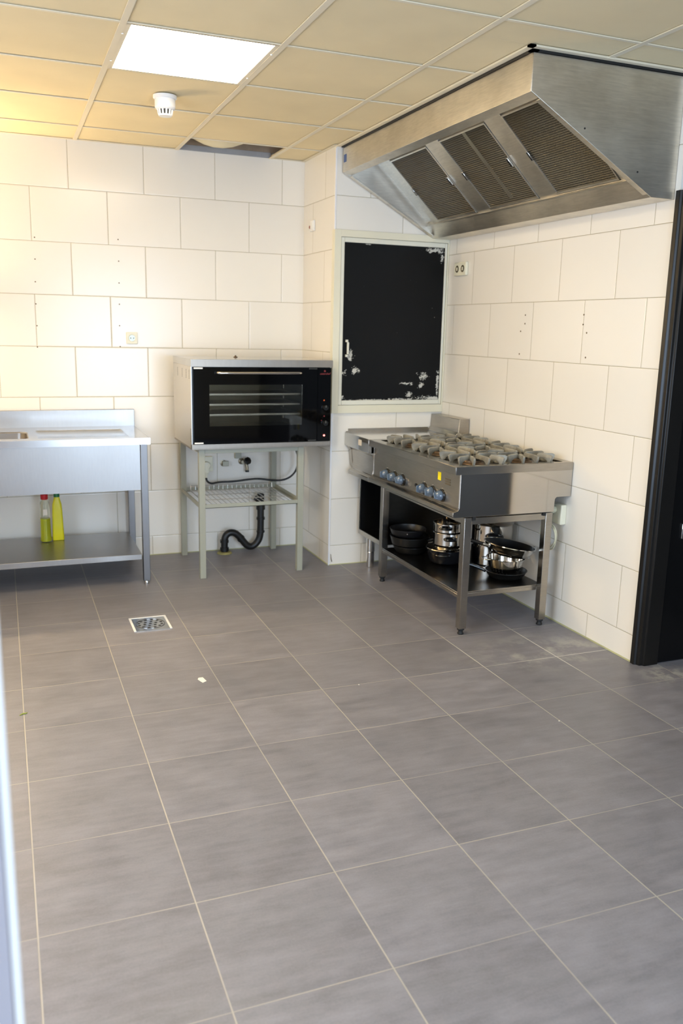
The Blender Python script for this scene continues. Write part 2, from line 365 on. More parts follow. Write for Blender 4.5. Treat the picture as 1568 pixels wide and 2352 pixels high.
# ------------------------------------------------------------------ mesh helpers
class MB:
    def __init__(s): s.bm = bmesh.new()
    def box(s, x0, x1, y0, y1, z0, z1):
        v = [s.bm.verts.new(p) for p in ((x0,y0,z0),(x1,y0,z0),(x1,y1,z0),(x0,y1,z0),(x0,y0,z1),(x1,y0,z1),(x1,y1,z1),(x0,y1,z1))]
        for f in ((0,3,2,1),(4,5,6,7),(0,1,5,4),(1,2,6,5),(2,3,7,6),(3,0,4,7)): s.bm.faces.new([v[i] for i in f])
        return s
    def prism(s, poly, axis, a0, a1):
        """poly: list of 2D points in the other two axes (order: xz for axis y, yz for axis x, xy for axis z)"""
        def P(p, a):
            if axis == 'y': return (p[0], a, p[1])
            if axis == 'x': return (a, p[0], p[1])
            return (p[0], p[1], a)
        A = [s.bm.verts.new(P(p, a0)) for p in poly]; B = [s.bm.verts.new(P(p, a1)) for p in poly]
        n = len(poly)
        s.bm.faces.new(A[::-1]); s.bm.faces.new(B)
        for i in range(n): s.bm.faces.new((A[i], A[(i+1) % n], B[(i+1) % n], B[i]))
        return s
    def hexa(s, q0, q1):
        """two quads (lists of 4 points) joined"""
        A = [s.bm.verts.new(p) for p in q0]; B = [s.bm.verts.new(p) for p in q1]
        s.bm.faces.new(A[::-1]); s.bm.faces.new(B)
        for i in range(4): s.bm.faces.new((A[i], A[(i+1) % 4], B[(i+1) % 4], B[i]))
        return s
    def lathe(s, prof, c, seg=32, axis=(0,0,1), closed=False):
        """prof: [(r, h)] along axis from centre c"""
        ax = Vector(axis).normalized(); t = Vector((1,0,0)) if abs(ax.x) < 0.9 else Vector((0,1,0))
        e1 = ax.cross(t).normalized(); e2 = ax.cross(e1); c = Vector(c)
        rings = []
        for r, h in prof:
            if r < 1e-6: rings.append([s.bm.verts.new(c+ax*h)])
            else: rings.append([s.bm.verts.new(c+ax*h+(e1*math.cos(2*math.pi*k/seg)+e2*math.sin(2*math.pi*k/seg))*r) for k in range(seg)])
        prs = list(zip(rings, rings[1:]))
        if closed: prs.append((rings[-1], rings[0]))
        for a, b in prs:
            for k in range(seg):
                k2 = (k+1) % seg
                if len(a) == 1 and len(b) == 1: continue
                if len(a) == 1: s.bm.faces.new((a[0], b[k], b[k2]))
                elif len(b) == 1: s.bm.faces.new((a[k], a[k2], b[0]))
                else: s.bm.faces.new((a[k], a[k2], b[k2], b[k]))
        return s
    def cyl(s, c, r, h, axis=(0,0,1), seg=24, r1=None):
        r1 = r if r1 is None else r1
        return s.lathe([(0,0),(r,0),(r1,h),(0,h)], c, seg, axis)
    def tube(s, pts, r, seg=8, smooth=0, cyclic=False):
        P = [Vector(p) for p in pts]
        for _ in range(smooth):
            Q = [P[0]]
            for a, b in zip(P, P[1:]): Q += [a*0.75+b*0.25, a*0.25+b*0.75]
            Q.append(P[-1]); P = Q
        n = len(P); rings = []; prev = None
        for i, p in enumerate(P):
            if cyclic: t = (P[(i+1) % n]-P[i-1]).normalized()
            else: t = (P[min(i+1, n-1)]-P[max(i-1, 0)]).normalized()
            if prev is None:
                q = Vector((0,0,1)) if abs(t.z) < 0.9 else Vector((1,0,0)); e = t.cross(q).normalized()
            else: e = (prev-t*prev.dot(t)).normalized()
            prev = e; f = t.cross(e)
            rr = r[i] if isinstance(r, (list, tuple)) and len(r) == n else (r if not isinstance(r, (list, tuple)) else r[0])
            rings.append([s.bm.verts.new(p+(e*math.cos(2*math.pi*k/seg)+f*math.sin(2*math.pi*k/seg))*rr) for k in range(seg)])
        prs = list(zip(rings, rings[1:]))
        if cyclic: prs.append((rings[-1], rings[0]))
        for a, b in prs:
            for k in range(seg): s.bm.faces.new((a[k], a[(k+1) % seg], b[(k+1) % seg], b[k]))
        if not cyclic: s.bm.faces.new(rings[0][::-1]); s.bm.faces.new(rings[-1])
        return s
    def xform(s, M):
        bmesh.ops.transform(s.bm, matrix=M, verts=s.bm.verts); return s
    def build(s, name, m, parent=None, bevel=0.0, smooth=True, seg=2):
        bmesh.ops.recalc_face_normals(s.bm, faces=s.bm.faces)
        me = bpy.data.meshes.new(name); s.bm.to_mesh(me); s.bm.free()
        me.materials.append(MT[m] if isinstance(m, str) else m)
        if smooth:
            for p in me.polygons: p.use_smooth = True
            me.set_sharp_from_angle(angle=math.radians(35))
        o = bpy.data.objects.new(name, me); C.objects.link(o)
        if parent is not None:
            o.parent = parent
            if parent.type == 'EMPTY': o.location = -parent.location
        if bevel:
            b = o.modifiers.new('bevel', 'BEVEL'); b.width = bevel; b.segments = seg; b.limit_method = 'ANGLE'; b.angle_limit = math.radians(40)
            b.harden_normals = False
        return o

def tag(o, label, cat, group=None):
    o['label'] = label; o['category'] = cat
    if group: o['group'] = group
    return o
def thing(name, label, cat, loc, group=None):
    o = bpy.data.objects.new(name, None); C.objects.link(o); o.location = loc
    o.empty_display_size = 0.05
    return tag(o, label, cat, group)
def struct(o): o['kind'] = 'structure'; return o
def plabel(o, label): o['label'] = label; return o
def dup(root, delta, label, group=None):
    r = root.copy(); C.objects.link(r); r.location = root.location + Vector(delta)
    r['label'] = label
    if group: r['group'] = group
    def rec(src, dst):
        for ch in list(src.children):
            c = ch.copy(); C.objects.link(c); c.parent = dst
            rec(ch, c)
    rec(root, r)
    return r
def box(x0, x1, y0, y1, z0, z1): return MB().box(x0, x1, y0, y1, z0, z1)

# ------------------------------------------------------------------ the room
XL, XF, YN = -1.9, 3.3, -1.7
YD = 3.0          # right wall ends here, doorway towards the camera
struct(MB().box(XL-0.1, XF+0.1, YN-0.1, YB+0.1, -0.1, 0.0).build('floor', 'floor', smooth=False))
struct(box(XL-0.1, XR+0.1, YB, YB+0.1, 0, 2.95).build('wall_back', 'back_tiles', smooth=False))
struct(box(XR, XR+0.10, YD, YB, 0, 2.95).build('wall_right', 'right_tiles', smooth=False))
struct(MB().box(XL-0.1, XL, YN, 0.5, 0, 2.95).box(XL-0.1, XL, 2.6, YB, 0, 2.95).box(XL-0.1, XL, 0.5, 2.6, 0, 0.65).box(XL-0.1, XL, 0.5, 2.6, 2.25, 2.95).build('wall_left', 'plaster', smooth=False))
struct(MB().box(XL-0.05, XL, 0.5, 2.6, 0.65, 0.69).box(XL-0.05, XL, 0.5, 2.6, 2.21, 2.25).box(XL-0.05, XL, 0.5, 0.54, 0.69, 2.21).box(XL-0.05, XL, 2.56, 2.6, 0.69, 2.21).box(XL-0.05, XL, 1.53, 1.57, 0.69, 2.21).build('window_2', 'white_paint', smooth=False))
struct(box(XF, XF+0.1, YN, 3.2, 0, 2.95).build('wall_east', 'dark_wall', smooth=False))  # unseen wall, made dark to darken the reflection in the range side
struct(box(XR+0.10, XF, 3.1, 3.2, 0, 2.95).build('wall_passage', 'dark_wall', smooth=False))
# wall behind the camera with the window opening
struct(MB().box(XL, 0.75, YN-0.1, YN, 0, 2.95).box(2.35, XF, YN-0.1, YN, 0, 2.95).box(0.75, 2.35, YN-0.1, YN, 0, 0.12).box(0.75, 2.35, YN-0.1, YN, 2.3, 2.95).build('wall_rear', 'plaster', smooth=False))
struct(MB().box(0.75, 2.35, YN-0.06, YN, 0.12, 0.17).box(0.75, 2.35, YN-0.06, YN, 2.25, 2.3).box(0.75, 0.80, YN-0.06, YN, 0.17, 2.25).box(2.30, 2.35, YN-0.06, YN, 0.17, 2.25).box(1.53, 1.57, YN-0.06, YN, 0.17, 2.25).build('window_1', 'white_paint', smooth=False))
# boxed-in column in the corner: side and front faces carry their own tiling
colm = struct(box(CX, XR, CY, YB, 0, ZC+0.02).build('wall_column', 'col_front_tiles', smooth=False))
colm.data.materials.append(MT['col_side_tiles'])
for p in colm.data.polygons:
    if abs(p.normal.x) > 0.9: p.material_index = 1
struct(MB().box(CX-0.004, CX+0.005, CY-0.004, CY+0.005, 0, 2.545).build('trim_1', 'white_paint', smooth=False))
cp = MB().prism([(1.918, 0.075), (1.922, 0.070), (1.925, 0.045), (1.931, 0.022), (1.926, 0.020), (1.920, 0.040)], 'y', CY-0.0012, CY-0.0002).build('tile_chip', 'drill', colm)
# silicone joints along the floor
struct(MB().box(XR-0.005, XR, YD, CY-0.001, 0, 0.006).box(CX, XR, CY-0.005, CY, 0, 0.005).box(CX-0.005, CX, CY, YB, 0, 0.005).box(XL, CX, YB-0.005, YB, 0, 0.005).build('trim_2', 'silicone', smooth=False))

# suspended ceiling
xs = [XL] + [CX0+CS*i for i in range(-3, 8) if XL+0.05 < CX0+CS*i < XF-0.05] + [XF]
ys = [YN] + sorted(CY0-CS*j for j in range(1, 14) if CY0-CS*j > YN+0.05) + [YB]
HOOD = (1.928, 3.018)        # ceiling stops against the hood from here on
cm = MB(); hidden = set()
lights = []
for a in range(len(xs)-1):
    for b in range(len(ys)-1):
        x0, x1, y0, y1 = xs[a], xs[a+1], ys[b], ys[b+1]
        cxm, cym = (x0+x1)/2, (y0+y1)/2
        if abs(cxm-(CX0+1.5*CS)) < 0.05 and y1 > YB-0.01: continue          # missing tile
        li = round((x0-CX0)/CS); lj = round((CY0-y1)/CS)
        if (li, lj) in ((0, 3), (-2, 6)) and x1-x0 > 0.5 and y1-y0 > 0.3:
            lights.append((x0, x1, y0, y1, li, lj)); continue
        if x0 < HOOD[0] < x1 and y1 > HOOD[1] + 0.05:
            if y0 < HOOD[1]-0.01:
                cm.box(x0+0.003, x1-0.003, y0+0.003, HOOD[1], ZC+0.006, ZC+0.02); y0 = HOOD[1]
            x1 = HOOD[0]; cm.box(x0+0.003, x1-0.002, y0+0.001, min(y1-0.003, YB-0.002), ZC+0.006, ZC+0.02); continue
        if x0 >= HOOD[0]-0.01 and y1 > HOOD[1]+0.05:
            if y0 < HOOD[1]-0.01: cm.box(x0+0.003, x1-0.003, y0+0.003, HOOD[1], ZC+0.006, ZC+0.02)
            continue
        cm.box(x0+0.003, x1-0.003, y0+0.003, y1-0.003, ZC+0.006, ZC+0.02)
struct(cm.build('ceiling', 'ceiling', smooth=False))
tb = MB()
for x in xs[1:-1]:
    y1 = YB if x < HOOD[0] else HOOD[1]
    tb.box(x-0.012, x+0.012, YN, y1, ZC, ZC+0.004)
for y in ys[1:-1]:
    x1 = XF if y < HOOD[1] else HOOD[0]
    tb.box(XL, x1, y-0.0075, y+0.0075, ZC+0.001, ZC+0.0045)
# wall angles
tb.box(XL, CX0+CS, YB-0.02, YB, ZC+0.001, ZC+0.004).box(CX0+2*CS, CX, YB-0.02, YB, ZC+0.001, ZC+0.004)
tb.box(CX-0.022, CX, CY-0.02, YB, ZC, ZC+0.003)
struct(tb.build('trim_3', 'tbar', smooth=False))
# angle round the hood and a black strip standing in for the gap's shade
struct(MB().box(1.905, 1.930, HOOD[1]-0.024, CY, ZC-0.004, ZC+0.003).box(1.905, XR+0.1, HOOD[1]-0.024, HOOD[1], ZC-0.004, ZC+0.003).build('trim_4', 'tbar', smooth=False))
struct(MB().box(1.930, 1.960, HOOD[1], CY-0.018, 2.547, ZC+0.03).box(1.930, XR, HOOD[1], HOOD[1]+0.03, 2.547, ZC+0.03).build('gap_shade_strip', 'rubber', smooth=False))
# the void over the missing tile
vx0, vx1, vy0 = CX0+CS, CX0+2*CS, CY0-CS
struct(MB().box(XL-0.1, XF+0.1, YN-0.1, YB+0.1, 2.95, 3.0).build('roof_slab', 'void', smooth=False))  # unseen roof slab added to keep outside light out of the void
struct(MB().box(vx0+0.0, vx1, YB-0.012, YB-0.001, ZC+0.004, ZC+0.035).build('trim_7', 'void_wall', smooth=False))
struct(MB().box(vx0-0.4, vx1+0.1, YB-0.010, YB-0.001, ZC+0.036, 2.93).build('trim_8', 'void', smooth=False))
t = tag(MB().tube([(1.0, 5.45, 2.83), (1.15, 5.46, 2.72), (1.31, 5.465, 2.66), (1.47, 5.46, 2.72), (1.62, 5.45, 2.83)], 0.105, 24, 2).build('ventilation_hose', 'duct'),
        'pale flexible air hose seen in the gap of the missing ceiling tile', 'hose')

# lit ceiling panels (one in view, one added unseen for its light)
def ceiling_light(x0, x1, y0, y1, label):
    t = thing('ceiling_light', label, 'ceiling light', ((x0+x1)/2, (y0+y1)/2, ZC), None)
    fx, fy = 0.03, 0.012
    MB().box(x0+0.004, x0+fx, y0+0.004, y1-0.004, ZC+0.001, ZC+0.03).box(x1-fx, x1-0.004, y0+0.004, y1-0.004, ZC+0.001, ZC+0.03)\
        .box(x0+fx, x1-fx, y0+0.004, y0+fy, ZC+0.001, ZC+0.03).box(x0+fx, x1-fx, y1-fy, y1-0.004, ZC+0.001, ZC+0.03).build('frame', 'tbar', t, smooth=False)
    MB().box(x0+fx, x1-fx, y0+fy, y1-fy, ZC+0.003, ZC+0.02).build('diffuser', 'panel_glow', t, smooth=False)
    for sx in (x0+0.012, x1-0.012):
        for q in (0.2, 0.8):
            MB().lathe([(0, -0.004), (0.004, -0.003), (0.005, 0.0), (0, 0.0)], (sx, y0+(y1-y0)*q, ZC+0.001), 10).build('clip', 'socket_white', t)
    return t
for x0, x1, y0, y1, li, lj in lights:
    lab = 'square lit panel light in the beige tile ceiling above the smoke detector' if (li, lj) == (0, 3) else 'added lit ceiling panel, unseen, to the left of the camera'
    ceiling_light(x0, x1, y0, y1, lab)

# warm tube lamp on the back wall over the sink, just left of the photo
t = thing('wall_lamp', 'warm tube lamp on the back wall above the sink, left of the photo', 'lamp', (-0.72, YB, 1.65))
box(-1.20, -0.26, YB-0.045, YB-0.001, 1.635, 1.685).build('housing', 'white_paint', t, bevel=0.004)
MB().cyl((-1.16, YB-0.07, 1.66), 0.019, 0.86, (1,0,0), 16).build('tube', 'tube_glow', t)
for x in (-1.18, -0.30): box(x, x+0.02, YB-0.092, YB-0.045, 1.64, 1.68).build('holder', 'white_paint', t, bevel=0.003)

# drill holes left in the tiles
def holes(pts, axis, parent, r=0.0045):
    for a, z in pts:
        if axis == 'y': m_ = MB().cyl((a, YB-0.0012, z), r, 0.0012, (0,1,0), 10)
        else: m_ = MB().cyl((XR-0.0012, a, z), r, 0.0012, (1,0,0), 10)
        m_.build('drill_hole', 'drill', parent)
wb = bpy.data.objects['wall_back']; wr = bpy.data.objects['wall_right']
holes([(0.706,2.01),(0.706,1.882),(0.704,1.752),(0.702,1.624),(0.699,1.494),(0.699,1.366),(0.223,1.995),(0.22,1.871),(0.215,1.74),(0.212,1.611),(0.212,1.483),(0.208,1.356)], 'y', wb, 0.004)
holes([(4.095,1.60),(4.094,1.554),(4.131,1.513),(4.13,1.39),(3.581,1.598),(3.581,1.551),(3.548,1.511),(3.542,1.392)], 'x', wr, 0.0045)

# doorway at the right: black frame and the black door standing open
d1 = bpy.data.objects.new('door_1', None); C.objects.link(d1); d1.location = (XR+0.05, 2.97, 0); struct(d1)
MB().prism([(XR-0.012, YD+0.012), (XR-0.012, YD-0.012), (XR+0.0, YD-0.018), (XR+0.004, YD-0.034), (XR+0.018, YD-0.036), (XR+0.022, YD-0.046), (XR+0.10, YD-0.046), (XR+0.10, YD-0.002), (XR-0.001, YD-0.002), (XR-0.001, YD+0.012)], 'z', 0, 2.10).build('door_frame', 'black_frame', d1, bevel=0.002)
MB().box(XR+0.102, XR+0.61, 2.962, 3.0, 0.004, 2.09).build('door_leaf', 'black_door', d1, bevel=0.002)
hp = MB().box(2.842, 2.875, 2.954, 2.962, 0.60, 0.67).build('latch_plate', 'chrome', d1, bevel=0.002)
# white door standing open close to the camera
d2 = bpy.data.objects.new('door_2', None); C.objects.link(d2); d2.location = (-0.3, 0.81, 0); struct(d2)
box(-0.85, -0.024, 0.80, 0.838, 0.01, 2.05).build('door_leaf', 'lavender_paint', d2, bevel=0.002)
box(-0.024, -0.0165, 0.797, 0.836, 0.01, 2.05).build('edge_strip', 'detector', d2, bevel=0.001)

# ------------------------------------------------------------------ serving hatch
t = thing('serving_hatch', 'chipped black hatch in a cream frame on the column wall beside the hood', 'hatch', (2.29, CY, 0.99))
x0, x1, z0, z1 = CX-0.006, XR-0.002, 0.987, 2.088
yf = CY-0.016
MB().box(x0, 1.942, yf, CY-0.001, z0, z1).box(2.668, x1, yf, CY-0.001, z0, z1).box(1.942, 2.668, yf, CY-0.001, 2.048, z1).box(1.942, 2.668, yf, CY-0.001, z0, 1.036).box(x0, CX-0.0045, CY-0.001, CY+0.03, z0, z1).build('frame', 'cream_paint', t, bevel=0.002)
yf = CY-0.012
MB().box(1.944, 1.967, yf, CY-0.002, 1.038, 2.046).box(2.650, 2.666, yf, CY-0.002, 1.038, 2.046).box(1.967, 2.650, yf, CY-0.002, 2.018, 2.046).box(1.967, 2.650, yf, CY-0.002, 1.038, 1.066).build('sash', 'sash_paint', t, bevel=0.003)
box(1.968, 2.649, CY-0.008, CY-0.002, 1.067, 2.017).build('panel', 'hatch', t, smooth=False)
MB().box(1.985, 2.000, CY-0.022, CY-0.008, 1.425, 1.44).box(1.985, 2.000, CY-0.022, CY-0.008, 1.335, 1.35).box(1.991, 2.003, CY-0.030, CY-0.018, 1.352, 1.425).build('handle', 'sash_paint', t, bevel=0.002)

# ------------------------------------------------------------------ extractor hood
HY0, HY1 = 3.030, CY-0.018
hx, ht, hb = 1.943, 2.546, 2.408
bx, bz = 2.557, 2.068
t = thing('extractor_hood', 'large brushed steel extractor hood hung under the ceiling over the range', 'extractor hood', (2.3, 4.0, 2.06))
side = [(hx, ht), (hx, hb), (bx, bz), (XR-0.002, bz-0.002), (XR-0.002, ht)]
T = 0.006
MB().prism(side, 'y', HY0, HY0+T).build('side_panel', 'steel_hood', t, bevel=0.0015)
MB().prism(side, 'y', HY1-T, HY1).build('side_panel', 'steel_hood', t, bevel=0.0015)
fl = [(hx, ht), (hx, hb), (hx+0.052, hb-0.012), (hx+0.052, hb-0.006), (hx+0.006, hb+0.005), (hx+0.006, ht)]
MB().prism(fl, 'y', HY0+T, HY1-T).build('front_panel', 'steel_hood', t, bevel=0.001)
# narrow rims on the slanted side edges
sl = Vector((bx-hx, 0, bz-hb)).normalized(); nn = Vector((-sl.z, 0, sl.x))
def on(s, off): q = Vector((hx, 0, hb))+sl*s+nn*off; return (q.x, q.z)
L = (Vector((bx, 0, bz))-Vector((hx, 0, hb))).length
rim = [on(0.05, 0.001), on(L-0.02, 0.001), on(L-0.02, 0.008), on(0.05, 0.008)]
MB().prism(rim, 'y', HY0+T, HY0+T+0.028).build('rim', 'steel_hood', t, bevel=0.001)
MB().prism(rim, 'y', HY1-T-0.028, HY1-T).build('rim', 'steel_hood', t, bevel=0.001)
# filter plane
FA = Vector((2.170, 0, 2.466)); FT = Vector((0.72848, 0, -0.68507)); FN = Vector((0.68507, 0, 0.72848))
def fp(s, off): q = FA+FT*s+FN*off; return (q.x, q.z)
MB().prism([fp(-0.12, 0.012), fp(0.485, 0.012), fp(0.485, 0.018), fp(-0.12, 0.018)], 'y', HY0+T, HY1-T).build('filter_board', 'steel_hood', t)
# blank strips between the filters
fy = [(3.172, 3.622), (3.772, 4.226), (4.374, 4.830)]
edges = [HY0+T, 3.166, 3.628, 3.766, 4.232, 4.368, 4.836, 4.905]
for k in range(0, 8, 2):
    MB().prism([fp(-0.10, 0.0), fp(0.462, 0.0), fp(0.462, 0.012), fp(-0.10, 0.012)], 'y', edges[k], edges[k+1]).build('cover_strip', 'steel_hood', t, bevel=0.0015)
# ledge that carries the filters, and the lower lip
MB().prism([fp(0.462, -0.012), fp(0.47, -0.012), fp(0.47, 0.012), fp(0.462, 0.012)], 'y', HY0+T, HY1-T-0.02).build('ledge', 'steel_hood', t)
lp = fp(0.47, 0.012)
MB().prism([lp, (2.503, 2.150), (bx, bz), (XR-0.003, bz-0.002), (XR-0.003, bz+0.004), (bx+0.01, bz+0.006), (2.512, 2.156)], 'y', HY0+T, HY1-T).build('lower_lip', 'steel_hood', t, bevel=0.001)
for k, (a, b) in enumerate(fy):
    f = thing('grease_filter', ('near grease filter of the hood, closest to the black doorway', 'middle grease filter of the hood with a pale streak down it', 'far grease filter of the hood, brownest, nearest the column')[k], 'grease filter', (2.34, (a+b)/2, 2.30), 'grease filters in the hood')
    f.location = (2.34, (a+b)/2, 2.30)
    MB().prism([fp(0.008, 0.001), fp(0.446, 0.001), fp(0.446, 0.010), fp(0.008, 0.010)], 'y', a+0.008, b-0.008).build('mesh', 'filter', f, smooth=False)
    MB().prism([fp(0.0, -0.004), fp(0.008, -0.004), fp(0.008, 0.010), fp(0.0, 0.010)], 'y', a, b).prism([fp(0.446, -0.004), fp(0.456, -0.004), fp(0.456, 0.010), fp(0.446, 0.010)], 'y', a, b)\
        .prism([fp(0.008, -0.003), fp(0.446, -0.003), fp(0.446, 0.010), fp(0.008, 0.010)], 'y', a, a+0.007).prism([fp(0.008, -0.003), fp(0.446, -0.003), fp(0.446, 0.010), fp(0.008, 0.010)], 'y', b-0.007, b).build('frame', 'steel_hood', f)
    for yy in (a+0.004, b-0.018):
        MB().prism([fp(0.20, -0.012), fp(0.252, -0.012), fp(0.252, -0.004), fp(0.20, -0.004)], 'y', yy, yy+0.014).build('grip', 'chrome', f, bevel=0.002)
    if k == 1:
        MB().prism([fp(0.01, -0.0005), fp(0.42, -0.0005), fp(0.42, 0.001), fp(0.01, 0.001)], 'y', 3.965, 3.995).build('streak', 'enamel_grey', f)
tag(box(hx-0.0015, hx-0.0002, 4.945, 4.985, 2.462, 2.505).build('blue_sticker', 'blue'), 'small blue sticker on the far end of the hood front', 'sticker')
for yy, zz, xx in ((0, 2.30, 2.20), (0, 2.16, 2.475)):
    MB().cyl((xx, HY0-0.0012, zz), 0.004, 0.0014, (0,1,0), 10).build('rivet', 'slot', bpy.data.objects['extractor_hood'])

# ------------------------------------------------------------------ smoke detector
sc = (0.785, 4.35, ZC)
t = thing('smoke_detector', 'white round smoke detector on the ceiling below the lit panel', 'smoke detector', sc)
MB().lathe([(0, 0.0), (0.055, 0.0), (0.055, -0.012), (0.050, -0.016), (0, -0.016)], sc, 32).build('base', 'detector', t)
MB().lathe([(0, -0.016), (0.046, -0.016), (0.048, -0.022), (0.048, -0.052), (0.042, -0.060), (0.036, -0.062), (0, -0.062)], sc, 32).build('body', 'detector', t)
MB().lathe([(0, -0.062), (0.030, -0.062), (0.028, -0.083), (0, -0.083)], sc, 24).build('chamber', 'slot', t)
g = MB()
for k in range(12):
    a = 2*math.pi*k/12
    g.tube([(sc[0]+0.034*math.cos(a), sc[1]+0.034*math.sin(a), ZC-0.061), (sc[0]+0.030*math.cos(a), sc[1]+0.030*math.sin(a), ZC-0.084)], 0.0045, 6)
g.lathe([(0, -0.083), (0.033, -0.083), (0.030, -0.090), (0, -0.091)], sc, 24)
g.build('grille', 'detector', t)

# ------------------------------------------------------------------ switches and sockets
t = thing('wall_switch', 'white switch plate with a brown sensor high on the column side', 'switch', (CX, 5.41, 2.17))
box(CX-0.014, CX-0.0006, 5.366, 5.432, 2.112, 2.178).build('plate', 'socket_white', t, bevel=0.003)
box(CX-0.019, CX-0.014, 5.374, 5.398, 2.120, 2.172).build('rocker', 'socket_white', t, bevel=0.002)
MB().lathe([(0, 0), (0.010, 0.0), (0.010, 0.008), (0, 0.010)], (CX-0.0006, 5.458, 2.142), 14, (-1,0,0)).build('sensor', 'copper', t)

def socket_face(p, axis, t, mface='socket', r=0.020, sign=-1):
    """recessed round socket; p centre on the front of the plate"""
    ax = (0, sign, 0) if axis == 'y' else (sign, 0, 0)
    MB().lathe([(r, 0.0), (r+0.004, 0.002), (r+0.004, 0.0), (r, -0.0005)], p, 24, ax, True).build('socket_ring', mface, t)
    MB().cyl(p, r, 0.0006, ax, 24).build('recess', 'enamel_grey', t)
    for s in (-1, 1):
        q = (p[0]+(0.009*s if axis == 'y' else 0), p[1]+(0.009*s if axis == 'x' else 0), p[2])
        MB().cyl(q, 0.0032, 0.0012, ax, 10).build('contact_hole', 'slot', t)
t = thing('wall_socket', 'cream single socket on the back wall left of the oven', 'socket', (0.772, YB, 1.418))
box(0.738, 0.806, YB-0.014, YB-0.0006, 1.383, 1.455).build('plate', 'socket', t, bevel=0.003)
socket_face((0.772, YB-0.0142, 1.419), 'y', t)
t = thing('double_socket', 'cream double socket on the right wall under the hood', 'socket', (XR, 4.82, 1.88))
box(XR-0.020, XR-0.0006, 4.748, 4.892, 1.842, 1.922).build('plate', 'socket', t, bevel=0.004)
for yy in (4.786, 4.854):
    MB().cyl((XR-0.0200, yy, 1.882), 0.021, 0.0012, (-1,0,0), 24).build('recess', 'socket_dark', t)
    MB().lathe([(0.021, 0.0), (0.025, 0.002), (0.025, 0.0), (0.021, -0.0005)], (XR-0.0202, yy, 1.882), 24, (-1,0,0), True).build('socket_ring', 'socket', t)
    box(XR-0.0225, XR-0.0203, yy-0.007, yy+0.007, 1.872, 1.892).build('insert', 'socket', t)

# ------------------------------------------------------------------ sink table
t = thing('sink_table', 'stainless steel sink table with splashback and lower shelf against the back wall', 'sink', (-0.1, 5.25, 0))
SX0, SX1, SY0, SY1, SZ = -1.05, 0.766, 4.915, 5.565, 0.871
bsn = (-0.36, 0.118, 5.015, 5.345)     # basin opening
drn = (0.165, 0.66, 5.005, 5.40)       # drainer recess
def ring_plate(mb, X, Y, holes_, z, th):
    xx = sorted(set([X[0], X[1]]+[h for q in holes_ for h in q[:2]])); yy = sorted(set([Y[0], Y[1]]+[h for q in holes_ for h in q[2:]]))
    for i in range(len(xx)-1):
        for j in range(len(yy)-1):
            cx_, cy_ = (xx[i]+xx[i+1])/2, (yy[j]+yy[j+1])/2
            if any(q[0] < cx_ < q[1] and q[2] < cy_ < q[3] for q in holes_): continue
            mb.box(xx[i], xx[i+1], yy[j], yy[j+1], z-th, z)
w = MB(); ring_plate(w, (SX0, SX1), (SY0+0.004, SY1), (bsn, drn), SZ, 0.002)
w.box(SX0, SX1, SY0, SY0+0.004, SZ-0.036, SZ+0.001).box(SX1-0.003, SX1, SY0+0.004, SY1, SZ-0.036, SZ+0.0005)
w.build('worktop', 'steel_sinktop', t)
# shallow drainer
dd = MB(); a, b, c_, e = drn
dd.hexa([(a+0.015, c_+0.015, SZ-0.006), (b-0.015, c_+0.015, SZ-0.006), (b-0.015, e-0.015, SZ-0.006), (a+0.015, e-0.015, SZ-0.006)], [(a, c_, SZ-0.0005), (b, c_, SZ-0.0005), (b, e, SZ-0.0005), (a, e, SZ-0.0005)])
bmesh.ops.delete(dd.bm, geom=[f for f in dd.bm.faces if all(abs(v.co.z-(SZ-0.0005)) < 1e-6 for v in f.verts)], context='FACES')
dd.build('drainer', 'steel_sinktop', t)
# basin with rounded corners
def rrect(x0, x1, y0, y1, r, n=6):
    P = []
    for cx_, cy_, a0 in ((x1-r, y1-r, 0), (x0+r, y1-r, 90), (x0+r, y0+r, 180), (x1-r, y0+r, 270)):
        for k in range(n+1):
            a = math.radians(a0+90*k/n); P.append((cx_+r*math.cos(a), cy_+r*math.sin(a)))
    return P
bb = MB(); prev = None
for (ins, z, r) in ((-0.004, SZ-0.0005, 0.05), (0.004, SZ-0.006, 0.055), (0.010, SZ-0.16, 0.06), (0.03, SZ-0.19, 0.05), (0.10, SZ-0.195, 0.04)):
    P = rrect(bsn[0]+ins, bsn[1]-ins, bsn[2]+ins, bsn[3]-ins, r)
    vs = [bb.bm.verts.new((p[0], p[1], z)) for p in P]
    if prev:
        for k in range(len(vs)): bb.bm.faces.new((prev[k], prev[(k+1) % len(vs)], vs[(k+1) % len(vs)], vs[k]))
    prev = vs
bb.bm.faces.new(prev)
bb.build('basin', 'steel_sink', t)
P = rrect(bsn[0]-0.004, bsn[1]+0.004, bsn[2]-0.004, bsn[3]+0.004, 0.05); corners = [(bsn[1]+0.0, bsn[3]+0.0), (bsn[0], bsn[3]), (bsn[0], bsn[2]), (bsn[1], bsn[2])]
for q in range(4):
    cn = MB()
    cv = cn.bm.verts.new((corners[q][0]+(0.004 if q in (0, 3) else -0.004), corners[q][1]+(0.004 if q in (0, 1) else -0.004), SZ-0.0004))
    vs = [cn.bm.verts.new((p[0], p[1], SZ-0.0004)) for p in P[q*7:q*7+7]]
    for k in range(6): cn.bm.faces.new((cv, vs[k], vs[k+1]))
    cn.build('basin_rim', 'steel_sinktop', t)
box(SX0, SX1+0.004, SY1, SY1+0.018, SZ-0.03, 0.975).build('splashback', 'steel_sink', t, bevel=0.002)
box(SX0, 0.7075, 4.930, 4.933, 0.570, SZ-0.036).build('apron', 'steel_sink', t)
box(SX0, 0.705, 4.934, 5.52, 0.153, 0.187).build('shelf', 'steel_sink', t, bevel=0.002)
